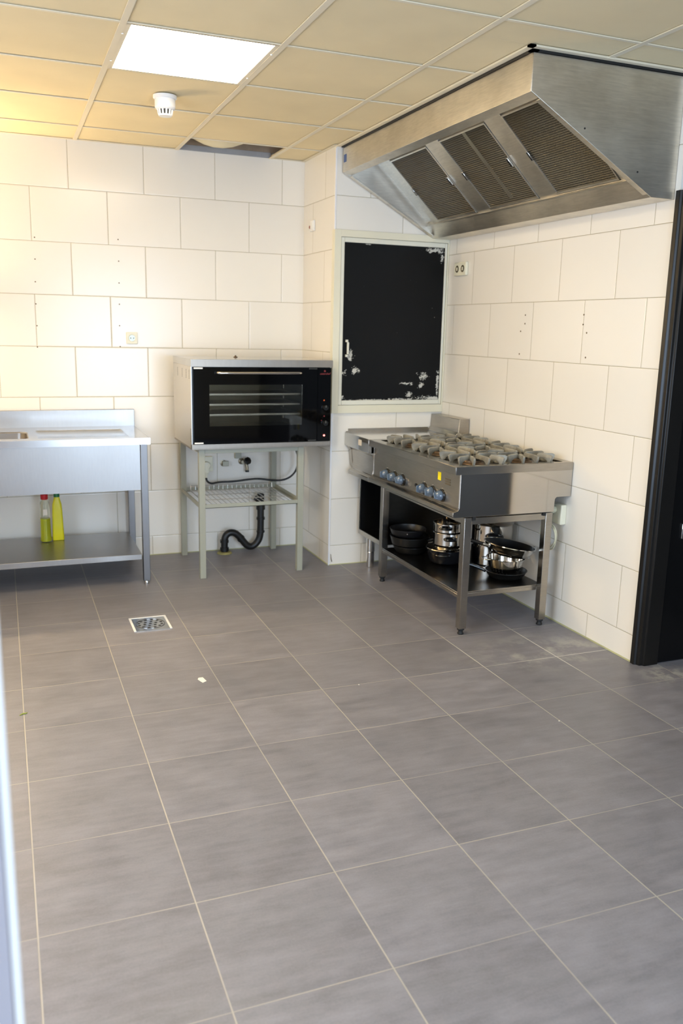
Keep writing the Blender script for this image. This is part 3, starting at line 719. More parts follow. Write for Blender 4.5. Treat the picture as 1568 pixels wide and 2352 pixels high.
for x, y in ((0.711, 4.927), (0.711, 5.51), (SX0+0.01, 4.927), (SX0+0.01, 5.51)):
    lg = box(x, x+0.039, y, y+0.039, 0.022, SZ-0.037).build('leg', 'steel_leg', t, bevel=0.002)
    MB().lathe([(0, 0), (0.013, 0), (0.014, 0.012), (0.010, 0.022), (0, 0.022)], (x+0.0195, y+0.0195, 0), 16).build('foot', 'chrome', lg)
# bottles on the shelf
c0 = (0.195, 5.40, 0.1885)
t = thing('cleaner_bottle', 'clear bottle of yellow-green cleaner with a red cap on the sink shelf', 'bottle', c0)
body = [(0, 0.0), (0.031, 0.0), (0.034, 0.008), (0.031, 0.03), (0.029, 0.15), (0.028, 0.20), (0.026, 0.245), (0.014, 0.262), (0.0125, 0.275)]
MB().lathe(body+[(0, 0.275)], c0, 28).build('body', 'bottle_clear', t)
MB().lathe([(0, 0.003), (0.0295, 0.003), (0.0318, 0.010), (0.0288, 0.03), (0.0275, 0.145), (0, 0.145)], c0, 28).build('liquid', 'liquid', t)
MB().box(0.183, 0.208, 5.40-0.0298, 5.40-0.0285, 0.1885+0.17, 0.1885+0.205).build('label', 'label_white', t)
MB().lathe([(0, 0.262), (0.020, 0.262), (0.022, 0.268), (0.022, 0.292), (0.015, 0.30), (0.015, 0.345), (0.012, 0.35), (0, 0.35)], c0, 24).build('cap', 'red_cap', t)
c1 = (0.268, 5.425, 0.1885)
t = thing('bleach_bottle', 'yellow bottle with a green cap beside the red-capped bottle', 'bottle', c1)
q = MB(); prev = None
for (w_, dpt, z, r) in ((0.033, 0.022, 0.0, 0.012), (0.035, 0.024, 0.006, 0.012), (0.032, 0.022, 0.10, 0.012), (0.030, 0.021, 0.18, 0.012), (0.027, 0.020, 0.225, 0.014), (0.018, 0.016, 0.26, 0.012), (0.014, 0.014, 0.27, 0.010)):
    P = rrect(c1[0]-w_, c1[0]+w_, c1[1]-dpt, c1[1]+dpt, r)
    vs = [q.bm.verts.new((p[0], p[1], c1[2]+z)) for p in P]
    if prev:
        for k in range(len(vs)): q.bm.faces.new((prev[k], prev[(k+1) % len(vs)], vs[(k+1) % len(vs)], vs[k]))
    else: q.bm.faces.new(vs[::-1])
    prev = vs
q.bm.faces.new(prev)
q.build('body', 'yellow_bottle', t)
MB().lathe([(0, 0.270), (0.018, 0.270), (0.017, 0.33), (0.012, 0.335), (0, 0.335)], c1, 20).build('cap', 'green_cap', t)

# ------------------------------------------------------------------ oven stand
t = thing('oven_stand', 'grey painted steel stand with four legs carrying the oven', 'stand', (1.38, 5.25, 0))
a = 0.018
LX = (1.070, 1.687); LY = (4.968, 5.535)
for x in LX:
    for y in LY: MB().box(x-a, x+a, y-a, y+a, 0.0, 0.794).build('leg', 'grey_paint', t, bevel=0.0015)
for y in LY: MB().box(LX[0]+a, LX[1]-a, y-0.013, y+0.013, 0.765, 0.793).build('rail', 'grey_paint', t, bevel=0.0015)
for x in LX: MB().box(x-0.013, x+0.013, LY[0]+a, LY[1]-a, 0.765, 0.793).build('rail', 'grey_paint', t, bevel=0.0015)
for y, s in ((LY[0], 1), (LY[1], -1)): MB().box(LX[0]+a, LX[1]-a, y-0.014, y-0.011, 0.433, 0.458).box(LX[0]+a, LX[1]-a, min(y-0.014, y-0.014), y+0.014, 0.433, 0.436).build('lower_rail', 'grey_paint', t)
for x, s in ((LX[0], 1), (LX[1], -1)): MB().box(x-0.0015*1-0.012*s, x+0.0015-0.012*s, LY[0]+a, LY[1]-a, 0.433, 0.458).box(min(x-0.012*s, x+0.016*s), max(x-0.012*s, x+0.016*s), LY[0]+a, LY[1]-a, 0.433, 0.436).build('lower_rail', 'grey_paint', t)
# wire shelf lying on the lower rails
t = tag(MB().build('x', 'wire'), 'x', 'x'); bpy.data.objects.remove(t)
w = MB(); rx0, rx1, ry0, ry1, rz = 1.105, 1.655, 4.972, 5.46, 0.447
w.tube([(rx0, ry0, rz), (rx1, ry0, rz)], 0.0035, 8).tube([(rx0, ry1, rz), (rx1, ry1, rz)], 0.0035, 8).tube([(rx0, ry0, rz), (rx0, ry1, rz)], 0.003, 8).tube([(rx1, ry0, rz), (rx1, ry1, rz)], 0.003, 8)
for k in range(17):
    x = rx0+0.03+(rx1-rx0-0.06)*k/16
    w.tube([(x, ry0-0.004, rz+0.004), (x, ry1, rz+0.004), (x, ry1+0.004, rz+0.034)], 0.0018, 6)
for f in (0.34, 0.67): w.tube([(rx0, ry0+(ry1-ry0)*f, rz+0.001), (rx1, ry0+(ry1-ry0)*f, rz+0.001)], 0.0025, 6)
w.tube([(rx0+0.0, ry1+0.004, rz+0.034), (rx1-0.0, ry1+0.004, rz+0.034)], 0.0028, 8)
w.tube([(rx0, ry1, rz), (rx0, ry1+0.004, rz+0.034)], 0.003, 6).tube([(rx1, ry1, rz), (rx1, ry1+0.004, rz+0.034)], 0.003, 6)
tag(w.build('wire_shelf', 'wire'), 'chromed wire shelf lying on the lower rails of the oven stand', 'shelf')

# ------------------------------------------------------------------ oven
t = thing('convection_oven', 'black glass fronted convection oven with steel casing on the grey stand', 'oven', (1.43, 5.2, 0.795))
OX0, OX1, OY0, OY1, OZ0, OZ1 = 1.003, 1.862, 4.915, 5.45, 0.795, 1.317
DZ0, DZ1 = 0.829, 1.272
# casing, open at the front
MB().box(OX0, OX0+0.006, OY0, OY1, OZ0+0.01, OZ1-0.042).build('side_panel', 'steel_oven', t, bevel=0.001)
MB().box(OX1-0.006, OX1, OY0, OY1, OZ0+0.01, OZ1-0.042).build('side_panel', 'steel_oven', t, bevel=0.001)
MB().box(OX0+0.006, OX1-0.006, OY1-0.006, OY1, OZ0+0.01, OZ1-0.042).build('back_panel', 'steel_oven', t)
MB().box(OX0, OX1-0.0, OY0-0.002, OY1, OZ0, OZ0+0.010).box(OX0, OX1, OY0-0.004, OY0+0.02, OZ0+0.006, DZ0-0.003).build('base', 'steel_band', t, bevel=0.001)
MB().box(OX0-0.001, OX1+0.006, OY0-0.006, OY1+0.002, OZ1-0.042, OZ1).build('top_cover', MT['steel_top'], t, bevel=0.002)
MB().box(OX0-0.001, OX1+0.007, OY0-0.0085, OY0-0.0062, OZ1-0.042, OZ1-0.001).build('front_band', 'steel_band', t)
MB().lathe([(0, 0), (0.014, 0), (0.012, 0.004), (0.005, 0.006), (0.005, 0.012), (0, 0.013)], (1.36, 5.28, OZ1), 16).build('vent_cap', 'burner', t)
# front frame round the cavity
MB().box(OX0+0.006, 1.10, OY0+0.002, OY0+0.012, DZ0, DZ1+0.003).box(1.69, OX1-0.006, OY0+0.002, OY0+0.012, DZ0, DZ1+0.003).box(1.10, 1.69, OY0+0.002, OY0+0.012, DZ0, 0.92).box(1.10, 1.69, OY0+0.002, OY0+0.012, 1.19, DZ1+0.003).build('front_frame', 'dark_inside', t)
# cavity
MB().box(1.09, 1.70, OY1-0.06, OY1-0.054, 0.90, 1.21).box(1.086, 1.092, OY0+0.012, OY1-0.06, 0.90, 1.21).box(1.70, 1.706, OY0+0.012, OY1-0.06, 0.90, 1.21).box(1.086, 1.706, OY0+0.012, OY1-0.06, 0.895, 0.90).box(1.086, 1.706, OY0+0.012, OY1-0.06, 1.21, 1.215).build('cavity', 'enamel_grey', t)
for k, z in enumerate((0.985, 1.045, 1.105)):
    w = MB(); w.box(1.105, 1.685, OY0+0.05, OY1-0.09, z, z+0.002).box(1.105, 1.685, OY0+0.05, OY0+0.053, z, z+0.012).box(1.105, 1.108, OY0+0.05, OY1-0.09, z, z+0.012).box(1.682, 1.685, OY0+0.05, OY1-0.09, z, z+0.012)
    b_ = w.build('baking_tray', 'steel_oven', None)
    tag(b_, ('lowest', 'middle', 'highest')[k]+' baking tray seen through the oven window', 'baking tray', 'baking trays in the oven')
for x in (1.0945, 1.6975):
    w = MB()
    for z in (0.982, 1.042, 1.102): w.tube([(x, OY0+0.04, z), (x, OY1-0.08, z)], 0.0025, 6)
    for y in (OY0+0.06, OY1-0.10): w.tube([(x, y, 0.93), (x, y, 1.19)], 0.0025, 6)
    w.build('tray_rack', 'chrome', t)
# door: black glass with a clear window field
dr = MB(); y0, y1 = OY0-0.010, OY0+0.0005
dr.box(OX0+0.014, 1.108, y0, y1, DZ0, DZ1).box(1.676, 1.770, y0, y1, DZ0, DZ1).box(1.108, 1.676, y0, y1, DZ0, 0.931).box(1.108, 1.676, y0, y1, 1.172, DZ1)
dr = dr.build('door', 'black_glass', t, smooth=False)
box(1.108, 1.676, y0+0.0005, y0+0.0045, 0.931, 1.172).build('window_pane', 'oven_glass', dr, smooth=False)
w = MB(); hz = 1.241; hy = OY0-0.040
w.tube([(1.150, y0, hz), (1.150, hy+0.012, hz), (1.156, hy, hz), (1.170, hy-0.002, hz), (1.40, hy-0.004, hz), (1.640, hy-0.002, hz), (1.654, hy, hz), (1.660, hy+0.012, hz), (1.660, y0, hz)], 0.0075, 12, 1)
w.build('handle', 'chrome', dr)
for x, z in ((1.018, 1.262), (1.018, 0.830), (1.715, 1.262), (1.713, 0.830)):
    MB().box(x, x+0.052, y0-0.005, y0, z, z+0.009).build('hinge_clip', 'socket_white' if x < 1.5 else 'steel_dark', dr, bevel=0.001)
pn = box(1.774, OX1-0.004, y0, y1, DZ0, DZ1).build('control_panel', 'black_glass', t, smooth=False)
for z in (1.032, 0.938):
    k = MB().lathe([(0, 0), (0.019, 0), (0.018, 0.014), (0.015, 0.018), (0, 0.018)], (1.822, y0, z), 24, (0,-1,0)).build('knob', 'bakelite', pn)
    MB().box(1.8205, 1.8235, y0-0.0195, y0-0.0178, z+0.002, z+0.016).build('pointer', 'enamel_grey', k)
for x, z, mm in ((1.815, 1.077, 'orange_dot'), (1.817, 0.981, 'red_text'), (1.800, 0.955, 'red_text')):
    MB().cyl((x, y0, z), 0.0045 if x > 1.81 else 0.003, 0.001, (0,-1,0), 12).build('mark', mm, pn)
plabel(MB().cyl((1.818, y0, 0.863), 0.006, 0.003, (0,-1,0), 16).build('indicator_lamp', 'led', pn), 'glowing red indicator lamp')
def text_mesh(s, size, name, m_, parent, M_):
    cu = bpy.data.curves.new(name, 'FONT'); cu.body = s; cu.size = size; cu.extrude = 0.0002; cu.align_x = 'CENTER'
    cu.shear = 0.35; cu.offset = 0.00035
    to = bpy.data.objects.new(name+'_tmp', cu); C.objects.link(to)
    dg = bpy.context.evaluated_depsgraph_get(); me = bpy.data.meshes.new_from_object(to.evaluated_get(dg))
    bpy.data.objects.remove(to)
    me.transform(M_); me.name = name; me.materials.clear(); me.materials.append(MT[m_])
    o = bpy.data.objects.new(name, me); C.objects.link(o); o.parent = parent
    return o
lg = text_mesh('caterchef', 0.0175, 'logo', 'red_text', pn, Matrix.Translation((1.817, y0-0.0008, 1.2315)) @ Matrix.Rotation(math.pi/2, 4, 'X'))
plabel(lg, 'small red script lettering')
MB().box(1.812, 1.822, y0-0.001, y0, 1.247, 1.252).lathe([(0, 0), (0.006, 0), (0, 0.001)], (1.817, y0, 1.253), 10, (0,-1,0)).build('emblem', 'red_text', pn)
# ventilation slots in the left side
for yy in (4.955, 5.04, 5.16, 5.30):
    w = MB()
    for k in range(6): w.box(OX0-0.0006, OX0+0.0001, yy, yy+0.012, 1.205+k*0.009, 1.209+k*0.009)
    w.build('vent_slots', 'slot', t)
w = MB()
for k in range(9): w.box(OX0-0.0006, OX0+0.0001, 4.935, 4.947, 0.84+k*0.009, 0.844+k*0.009)
w.build('vent_slots', 'slot', t)

# things on the wall under the oven
t = thing('oven_socket', 'cream socket behind the stand with the oven plug in it', 'socket', (1.245, YB, 0.60))
box(1.190, 1.275, YB-0.030, YB-0.0006, 0.555, 0.655).build('plate', 'socket', t, bevel=0.003)
t = thing('electric_cord', 'black oven cord with a cream plug looping under the oven', 'cord', (1.4, 5.5, 0.5))
MB().lathe([(0, 0), (0.026, 0), (0.028, 0.02), (0.024, 0.03), (0, 0.032)], (1.228, YB-0.031, 0.598), 20, (0,-1,0)).box(1.214, 1.242, YB-0.062, YB-0.033, 0.548, 0.59).lathe([(0, 0), (0.012, 0), (0.008, 0.035), (0, 0.036)], (1.226, YB-0.048, 0.55), 14, (0,0,-1)).build('plug', 'socket', t, bevel=0.003)
MB().tube([(1.226, YB-0.048, 0.53), (1.224, 5.54, 0.50), (1.25, 5.53, 0.475), (1.30, 5.50, 0.492), (1.40, 5.49, 0.492), (1.50, 5.49, 0.503), (1.58, 5.49, 0.505), (1.66, 5.485, 0.490), (1.74, 5.48, 0.487), (1.80, 5.47, 0.515), (1.835, 5.46, 0.57), (1.838, 5.455, 0.65), (1.82, 5.45, 0.70), (1.80, 5.44, 0.785)], 0.0065, 10, 2).build('cable', 'cable_black', t)
t = thing('wall_box', 'small grey box above the black water tap behind the stand', 'wall box', (1.455, YB, 0.66))
box(1.428, 1.472, YB-0.03, YB-0.0006, 0.635, 0.70).build('box', 'grey_paint', t, bevel=0.003)
t = thing('pipe_stub', 'short capped brass pipe end in the wall left of the tap', 'pipe end', (1.353, YB, 0.603))
MB().lathe([(0, 0), (0.022, 0), (0.022, 0.004), (0.012, 0.006), (0.012, 0.03), (0, 0.03)], (1.353, YB-0.0005, 0.603), 20, (0,-1,0)).build('rose', 'brass', t)
MB().box(1.340, 1.382, YB-0.038, YB-0.031, 0.586, 0.622).build('cap', 'enamel_grey', t, bevel=0.002)
t = thing('water_tap', 'black handled water valve on the wall above the wire shelf', 'tap', (1.49, YB, 0.60))
MB().lathe([(0, 0), (0.022, 0), (0.020, 0.006), (0.012, 0.01), (0.012, 0.05), (0, 0.05)], (1.478, YB-0.0005, 0.612), 20, (0,-1,0)).tube([(1.478, YB-0.035, 0.612), (1.50, YB-0.042, 0.604), (1.506, YB-0.045, 0.575), (1.506, YB-0.045, 0.556)], 0.011, 12, 1).build('body', 'brass', t)
MB().lathe([(0, 0), (0.018, 0), (0.026, 0.008), (0.026, 0.020), (0.012, 0.026), (0, 0.026)], (1.500, YB-0.052, 0.618), 8, (0.3,-0.8,0.3)).build('handle', 'bakelite', t)
MB().lathe([(0.007, 0), (0.013, 0), (0.013, 0.012), (0.007, 0.012)], (1.506, YB-0.045, 0.544), 14, closed=True).build('nut', 'pipe_black', t)
t = thing('drain_pipe', 'black waste pipe with a trap bend rising beside the back wall', 'pipe', (1.45, 5.5, 0.0))
PY = 5.50
MB().tube([(1.335, PY, 0.004), (1.335, PY, 0.07), (1.337, PY, 0.11), (1.36, PY, 0.14), (1.40, PY, 0.142), (1.435, PY, 0.115), (1.465, PY, 0.075), (1.495, PY, 0.038), (1.53, PY, 0.032), (1.565, PY, 0.06), (1.585, PY, 0.10), (1.588, PY, 0.18), (1.588, PY, 0.30)], 0.0235, 16, 2).build('bend', 'pipe_black', t)
for cz, rr, hh, cx_ in ((0.02, 0.030, 0.02, 1.335), (0.075, 0.029, 0.018, 1.335), (0.13, 0.028, 0.012, 1.588), (0.22, 0.029, 0.016, 1.588), (0.29, 0.030, 0.05, 1.588)):
    MB().lathe([(0.022, 0), (rr, 0), (rr, hh), (0.022, hh)], (cx_, PY, cz), 18, closed=True).build('collar', 'pipe_black', t)
MB().lathe([(0.018, 0), (0.027, 0), (0.027, 0.014), (0.018, 0.014)], (1.445, PY, 0.10), 18, (0.65, 0, -0.75), True).build('collar', 'pipe_black', t)
MB().tube([(1.588, PY, 0.33), (1.588, PY, 0.35), (1.555, PY-0.0, 0.375)], 0.026, 14).tube([(1.588, PY, 0.33), (1.59, PY, 0.40)], 0.023, 14).build('branch', 'pipe_black', t)
tag(MB().lathe([(0.027, 0.0), (0.052, 0.0), (0.044, 0.010), (0.027, 0.012)], (1.335, PY, 0.0005), 18, closed=True).build('foam_collar', 'foam'), 'ragged yellow foam ring on the floor round the waste pipe', 'foam')

# ------------------------------------------------------------------ gas range
t = thing('gas_range', 'six burner stainless gas range on legs along the right wall', 'gas range', (2.33, 4.09, 0))
RX0, RX1, RY0, RY1, RZ = 1.998, XR-0.004, 3.565, 4.622, 0.868
# hob top: rolled rim round a sunken well
w = MB(); ring_plate(w, (RX0+0.004, RX1), (RY0+0.003, RY1), ((2.055, 2.635, 3.60, 4.585),), RZ, 0.003)
w.box(RX0, RX0+0.004, RY0, RY1, RZ-0.038, RZ-0.001).box(RX0+0.004, RX1, RY0, RY0+0.003, RZ-0.040, RZ-0.001)
w.build('hob_top', 'steel_range', t, bevel=0.0008)
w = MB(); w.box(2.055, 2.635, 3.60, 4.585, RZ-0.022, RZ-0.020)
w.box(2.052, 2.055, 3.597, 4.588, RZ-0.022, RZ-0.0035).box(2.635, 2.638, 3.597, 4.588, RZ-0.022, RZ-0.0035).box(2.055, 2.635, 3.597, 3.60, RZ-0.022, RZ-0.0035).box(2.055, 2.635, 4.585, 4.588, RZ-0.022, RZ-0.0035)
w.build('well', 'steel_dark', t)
pr_ = [(2.030, RZ-0.004), (2.030, 0.664), (2.022, 0.650), (2.0, 0.644), (1.997, 0.638), (1.997, 0.622), (2.004, 0.616), (2.06, 0.616), (2.578, 0.616), (2.580, 0.680), (2.590, 0.692), (RX1, 0.692), (RX1, RZ-0.004)]
MB().prism(pr_, 'y', RY0+0.002, RY0+0.010).build('side_panel', 'steel_side', t, bevel=0.001)
MB().prism(pr_, 'y', RY1-0.008, RY1).build('side_panel', 'steel_side', t, bevel=0.001)
fpn = MB().prism([(2.030, RZ-0.006), (2.030, 0.664), (2.022, 0.650), (2.0, 0.644), (1.997, 0.638), (1.997, 0.622), (2.004, 0.616), (2.06, 0.616), (2.06, 0.62), (2.006, 0.621), (2.002, 0.638), (2.024, 0.646), (2.034, 0.662), (2.034, RZ-0.006)], 'y', RY0+0.010, RY1-0.008).build('front_panel', 'steel_range', t, bevel=0.0008)
for k, y in enumerate((4.415, 4.315, 4.214, 3.947, 3.850, 3.749)):
    kz = 0.694
    kb = MB().lathe([(0, 0), (0.033, 0), (0.033, 0.003), (0.029, 0.007), (0, 0.007)], (2.0298, y, kz), 24, (-1,0,0)).build('knob', 'bakelite', t)
    w = MB().lathe([(0, 0.007), (0.026, 0.007), (0.027, 0.013), (0.023, 0.028), (0.014, 0.038), (0, 0.038)], (2.0298, y, kz), 24, (-1,0,0))
    w.hexa([(2.0298-0.012, y-0.027, kz-0.007), (2.0298-0.012, y-0.027, kz+0.007), (2.0298-0.012, y+0.027, kz+0.007), (2.0298-0.012, y+0.027, kz-0.007)],
           [(2.0298-0.047, y-0.016, kz-0.004), (2.0298-0.047, y-0.016, kz+0.004), (2.0298-0.047, y+0.016, kz+0.004), (2.0298-0.047, y+0.016, kz-0.004)])
    w.xform(Matrix.Translation((0, y, kz)) @ Matrix.Rotation(math.radians(90-18*(k % 3)), 4, 'X') @ Matrix.Translation((0, -y, -kz)))
    plabel(w.build('grip', 'knob', kb, bevel=0.0015), 'blue grey knob grip')
    MB().cyl((2.0298, y+0.004, kz+0.034), 0.004, 0.003, (-1,0,0), 12).build('mark', 'chrome', kb)
MB().cyl((2.0298, 4.040, 0.696), 0.009, 0.006, (-1,0,0), 18).build('igniter_button', 'bakelite', t)
plabel(box(2.0288, 2.0299, 3.768, 3.800, 0.767, 0.808).build('warning_sticker', 'yellow', t), 'small yellow sticker')
w = MB()
for k in range(3): w.box(2.0285, 2.0299, 3.668, 3.722, 0.757+0.012*k, 0.765+0.012*k)
w.build('rating_plate', 'plate', t)
# burners and pan supports: three along, two deep
bxs = (2.205, 2.488); bys = (3.765, 4.092, 4.420)
bz0 = RZ-0.020
for j, y in enumerate(bys):
    for i, x in enumerate(bxs):
        bn = MB().lathe([(0, 0), (0.062, 0), (0.058, 0.006), (0.050, 0.010), (0.048, 0.020), (0, 0.020)], (x, y, bz0), 28).build('burner', 'burner', t)
        MB().lathe([(0, 0.020), (0.038, 0.020), (0.040, 0.026), (0.034, 0.031), (0, 0.032)], (x, y, bz0), 28).build('cap', 'burner_cap', bn)
def grate():
    """cast pan support: low square ring with upright fingers that rise above the hob, centre at origin"""
    w = MB(); hx_, hy_ = 0.130, 0.152; bt = 0.0; 
    for a in (((-hx_, -hy_), (hx_, -hy_)), ((hx_, -hy_), (hx_, hy_)), ((hx_, hy_), (-hx_, hy_)), ((-hx_, hy_), (-hx_, -hy_))):
        (xa, ya), (xb, yb) = a
        w.box(min(xa, xb)-0.004, max(xa, xb)+0.004, min(ya, yb)-0.004, max(ya, yb)+0.004, bt, bt+0.011)
    def finger(x0, y0, x1, y1, th=0.0055):
        d = Vector((x1-x0, y1-y0, 0)); L_ = d.length; d.normalize(); n_ = Vector((-d.y, d.x, 0))*th
        pf = [(0.0, 0.002), (0.008, 0.002), (0.020, 0.022), (0.040, 0.030), (L_-0.004, 0.030), (L_, 0.034), (L_, 0.046), (L_-0.006, 0.052), (0.0, 0.052), (-0.010, 0.046), (-0.008, 0.030), (-0.002, 0.020)]
        o_ = Vector((x0, y0, 0))
        A = [w.bm.verts.new(o_+d*s+Vector((0, 0, z))+n_) for s, z in pf]; B = [w.bm.verts.new(o_+d*s+Vector((0, 0, z))-n_) for s, z in pf]
        w.bm.faces.new(A); w.bm.faces.new(B[::-1])
        for k in range(len(pf)): w.bm.faces.new((A[k], B[k], B[(k+1) % len(pf)], A[(k+1) % len(pf)]))
    for s in (-1, 1):
        finger(s*hx_, 0.0, s*0.030, 0); finger(0, s*hy_, 0, s*0.035)
        for q in (-1, 1):
            finger(s*hx_, q*(hy_-0.055), s*0.060, q*(hy_-0.085))
            finger(s*(hx_-0.050), q*hy_, s*(hx_-0.075), q*0.075)
    return w
gl = (('pan support at the near front corner of the hob, beside the yellow sticker', 'pan support at the near back corner of the hob, by the wall'),
      ('pan support in the middle of the front row of the hob', 'pan support in the middle of the back row of the hob'),
      ('pan support at the far front corner of the hob, next to the plain worktop', 'pan support at the far back corner of the hob, near the steel upstand'))
gp = grate().build('pan_support', 'cast', bevel=0.0012)
gp.location = (bxs[0], bys[0], bz0+0.001)
tag(gp, gl[0][0], 'pan support', 'pan supports on the gas range')
for j, y in enumerate(bys):
    for i, x in enumerate(bxs):
        if i == j == 0: continue
        g = gp.copy(); C.objects.link(g); g.location = (x, y, bz0+0.001); g['label'] = gl[j][i]
# underframe
a = 0.020
rl = ((2.095, 3.606), (2.567, 3.606), (2.095, 4.582), (2.567, 4.582))
for x, y in rl:
    l_ = MB().box(x-a, x+a, y-a, y+a, 0.032, 0.608).build('leg', 'steel_range', t, bevel=0.0015)
    MB().lathe([(0, 0), (0.015, 0), (0.017, 0.004), (0.013, 0.012), (0.013, 0.02), (0.019, 0.024), (0.019, 0.032), (0, 0.032)], (x, y, 0), 18).build('foot', 'rubber', l_)
for y in (3.606, 4.582): MB().box(2.115, 2.547, y-0.016, y+0.016, 0.572, 0.605).build('rail', 'steel_range', t, bevel=0.001)
for x in (2.095, 2.567): MB().box(x-0.012, x+0.012, 3.626, 4.562, 0.572, 0.605).build('rail', 'steel_range', t, bevel=0.001)
for x, y in ((2.125, 3.588), (2.535, 3.588)): MB().box(x-0.009, x+0.009, y-0.006, y+0.004, 0.594, 0.6155).build('spacer', 'rubber', t)
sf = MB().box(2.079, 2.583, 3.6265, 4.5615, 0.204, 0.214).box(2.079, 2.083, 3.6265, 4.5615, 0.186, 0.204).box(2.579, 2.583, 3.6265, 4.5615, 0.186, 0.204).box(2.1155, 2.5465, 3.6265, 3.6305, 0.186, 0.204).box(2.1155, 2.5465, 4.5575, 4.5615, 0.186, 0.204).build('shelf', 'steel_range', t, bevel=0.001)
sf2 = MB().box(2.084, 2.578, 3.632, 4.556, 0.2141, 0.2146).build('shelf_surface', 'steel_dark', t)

# ------------------------------------------------------------------ plain worktop unit beside the range
t = thing('worktop_unit', 'plain stainless worktop unit between the range and the column', 'worktop', (2.33, 4.81, 0.6))
NY0, NY1 = RY1+0.003, CY-0.004
w = MB(); w.box(RX0, RX1, NY0, NY1, 0.865, 0.868).box(1.998, 2.018, NY0, NY1, 0.785, 0.865)
w.build('worktop', 'steel_top', t, bevel=0.003)
MB().box(2.004, RX1, NY1-0.004, NY1, 0.868, 0.873).box(2.02, 2.585, NY1+0.0005, CY-0.0008, 0.868, 0.888).build('edge_upstand', 'steel_range', t)
MB().prism([(2.006, 0.784), (2.024, 0.77), (2.034, 0.69), (2.026, 0.648), (2.006, 0.634), (2.004, 0.612), (2.05, 0.600), (2.65, 0.600), (2.65, 0.784)], 'y', NY0, NY1-0.055).build('fascia', 'steel_range', t, bevel=0.003)
MB().prism([(2.006, 0.784), (2.024, 0.76), (2.034, 0.66), (2.05, 0.640), (2.65, 0.640), (2.65, 0.784)], 'y', NY1-0.054, NY1).build('end_panel', 'steel_range', t, bevel=0.003)
plabel(box(1.9965, 1.9978, 4.735, 4.783, 0.815, 0.850).build('paper_label', 'label_white', t), 'cream paper label')
MB().prism([(2.575, 0.8685), (2.600, 0.895), (2.606, 0.975), (2.640, 0.976), (2.6735, 0.976), (2.6735, 0.8685)], 'y', 4.630, NY1-0.001).build('flue_upstand', 'steel_range', t, bevel=0.002)
# open cabinet below
t = thing('open_cabinet', 'open fronted black lined cabinet on round steel legs below the plain worktop', 'cabinet', (2.37, 4.8, 0))
KX0, KX1, KY0, KY1, KZ0, KZ1 = 2.092, 2.660, 4.625, 4.972, 0.212, 0.599
MB().box(KX0, KX0+0.012, KY1-0.012, KY1, KZ0, KZ1).box(KX0, KX0+0.012, KY0, KY0+0.012, KZ0, KZ1).box(KX0, KX0+0.012, KY0+0.012, KY1-0.012, KZ0, KZ0+0.030).build('front_edge', 'steel_range', t, bevel=0.001)
MB().box(KX0+0.012, KX1, KY1-0.004, KY1, KZ0, KZ1).build('side_panel', 'dark_inside', t)
MB().box(KX0+0.012, KX1, KY0, KY0+0.004, KZ0, KZ1).build('side_panel', 'steel_dark', t)
MB().box(KX0+0.012, KX1, KY0+0.004, KY1-0.004, KZ0+0.012, KZ0+0.016).build('bottom_panel', 'steel_dark', t)
MB().box(KX1-0.004, KX1, KY0+0.004, KY1-0.004, KZ0+0.016, KZ1).build('back_panel', 'dark_inside', t)
for x, y in ((2.150, 4.900), (2.150, 4.70), (2.61, 4.90), (2.61, 4.70)):
    MB().lathe([(0, 0), (0.022, 0), (0.026, 0.004), (0.026, 0.10), (0.024, 0.102), (0.028, 0.106), (0.028, KZ0+0.0115), (0, KZ0+0.0115)], (x, y, 0), 24).build('leg', 'chrome', t)

# ------------------------------------------------------------------ cookware on the range shelf
ZS = 0.2148
def pan(name, label, cx_, cy_, z, r, h, mo, flare=0.85, group=None, rim=0.002, mi=None, tilt=None):
    t = thing(name, label, 'pan', (cx_, cy_, z), group)
    th = 0.0025; rb = r*flare
    out = [(0, 0), (rb-0.008, 0), (rb, 0.004), (rb+(r-rb)*0.5, h*0.45), (r, h), (r+rim, h+0.001), (r+rim, h+0.003), (r-th, h+0.003)]
    inn = [(r-th, h+0.002), (rb+(r-rb)*0.5-th, h*0.45), (rb-th-0.002, 0.008), (0, 0.006)]
    b = MB().lathe(out, (cx_, cy_, z), 40).build('body', mo, t)
    i = MB().lathe(inn, (cx_, cy_, z), 40).build('inside', mi or mo, t)
    return t
def long_handle(t, cx_, cy_, z, r, ang, ln, rise, m_='bakelite', rr=0.009):
    dx, dy = math.cos(ang), math.sin(ang)
    MB().tube([(cx_+dx*(r-0.004), cy_+dy*(r-0.004), z), (cx_+dx*(r+0.03), cy_+dy*(r+0.03), z+rise*0.4), (cx_+dx*(r+ln*0.6), cy_+dy*(r+ln*0.6), z+rise*0.9), (cx_+dx*(r+ln), cy_+dy*(r+ln), z+rise)], rr, 10, 1).build('handle', m_, t)
def side_handle(t, cx_, cy_, z, r, ang, w_=0.036, m_='bakelite', out_=0.032, rr=0.008):
    dx, dy = math.cos(ang), math.sin(ang); px, py = -dy, dx
    P = [(-w_, 0.0), (-w_*0.95, out_*0.7), (-w_*0.5, out_), (w_*0.5, out_), (w_*0.95, out_*0.7), (w_, 0.0)]
    MB().tube([(cx_+dx*(r-0.002+o_)+px*s, cy_+dy*(r-0.002+o_)+py*s, z) for s, o_ in P], rr, 8, 1).build('handle', m_, t)

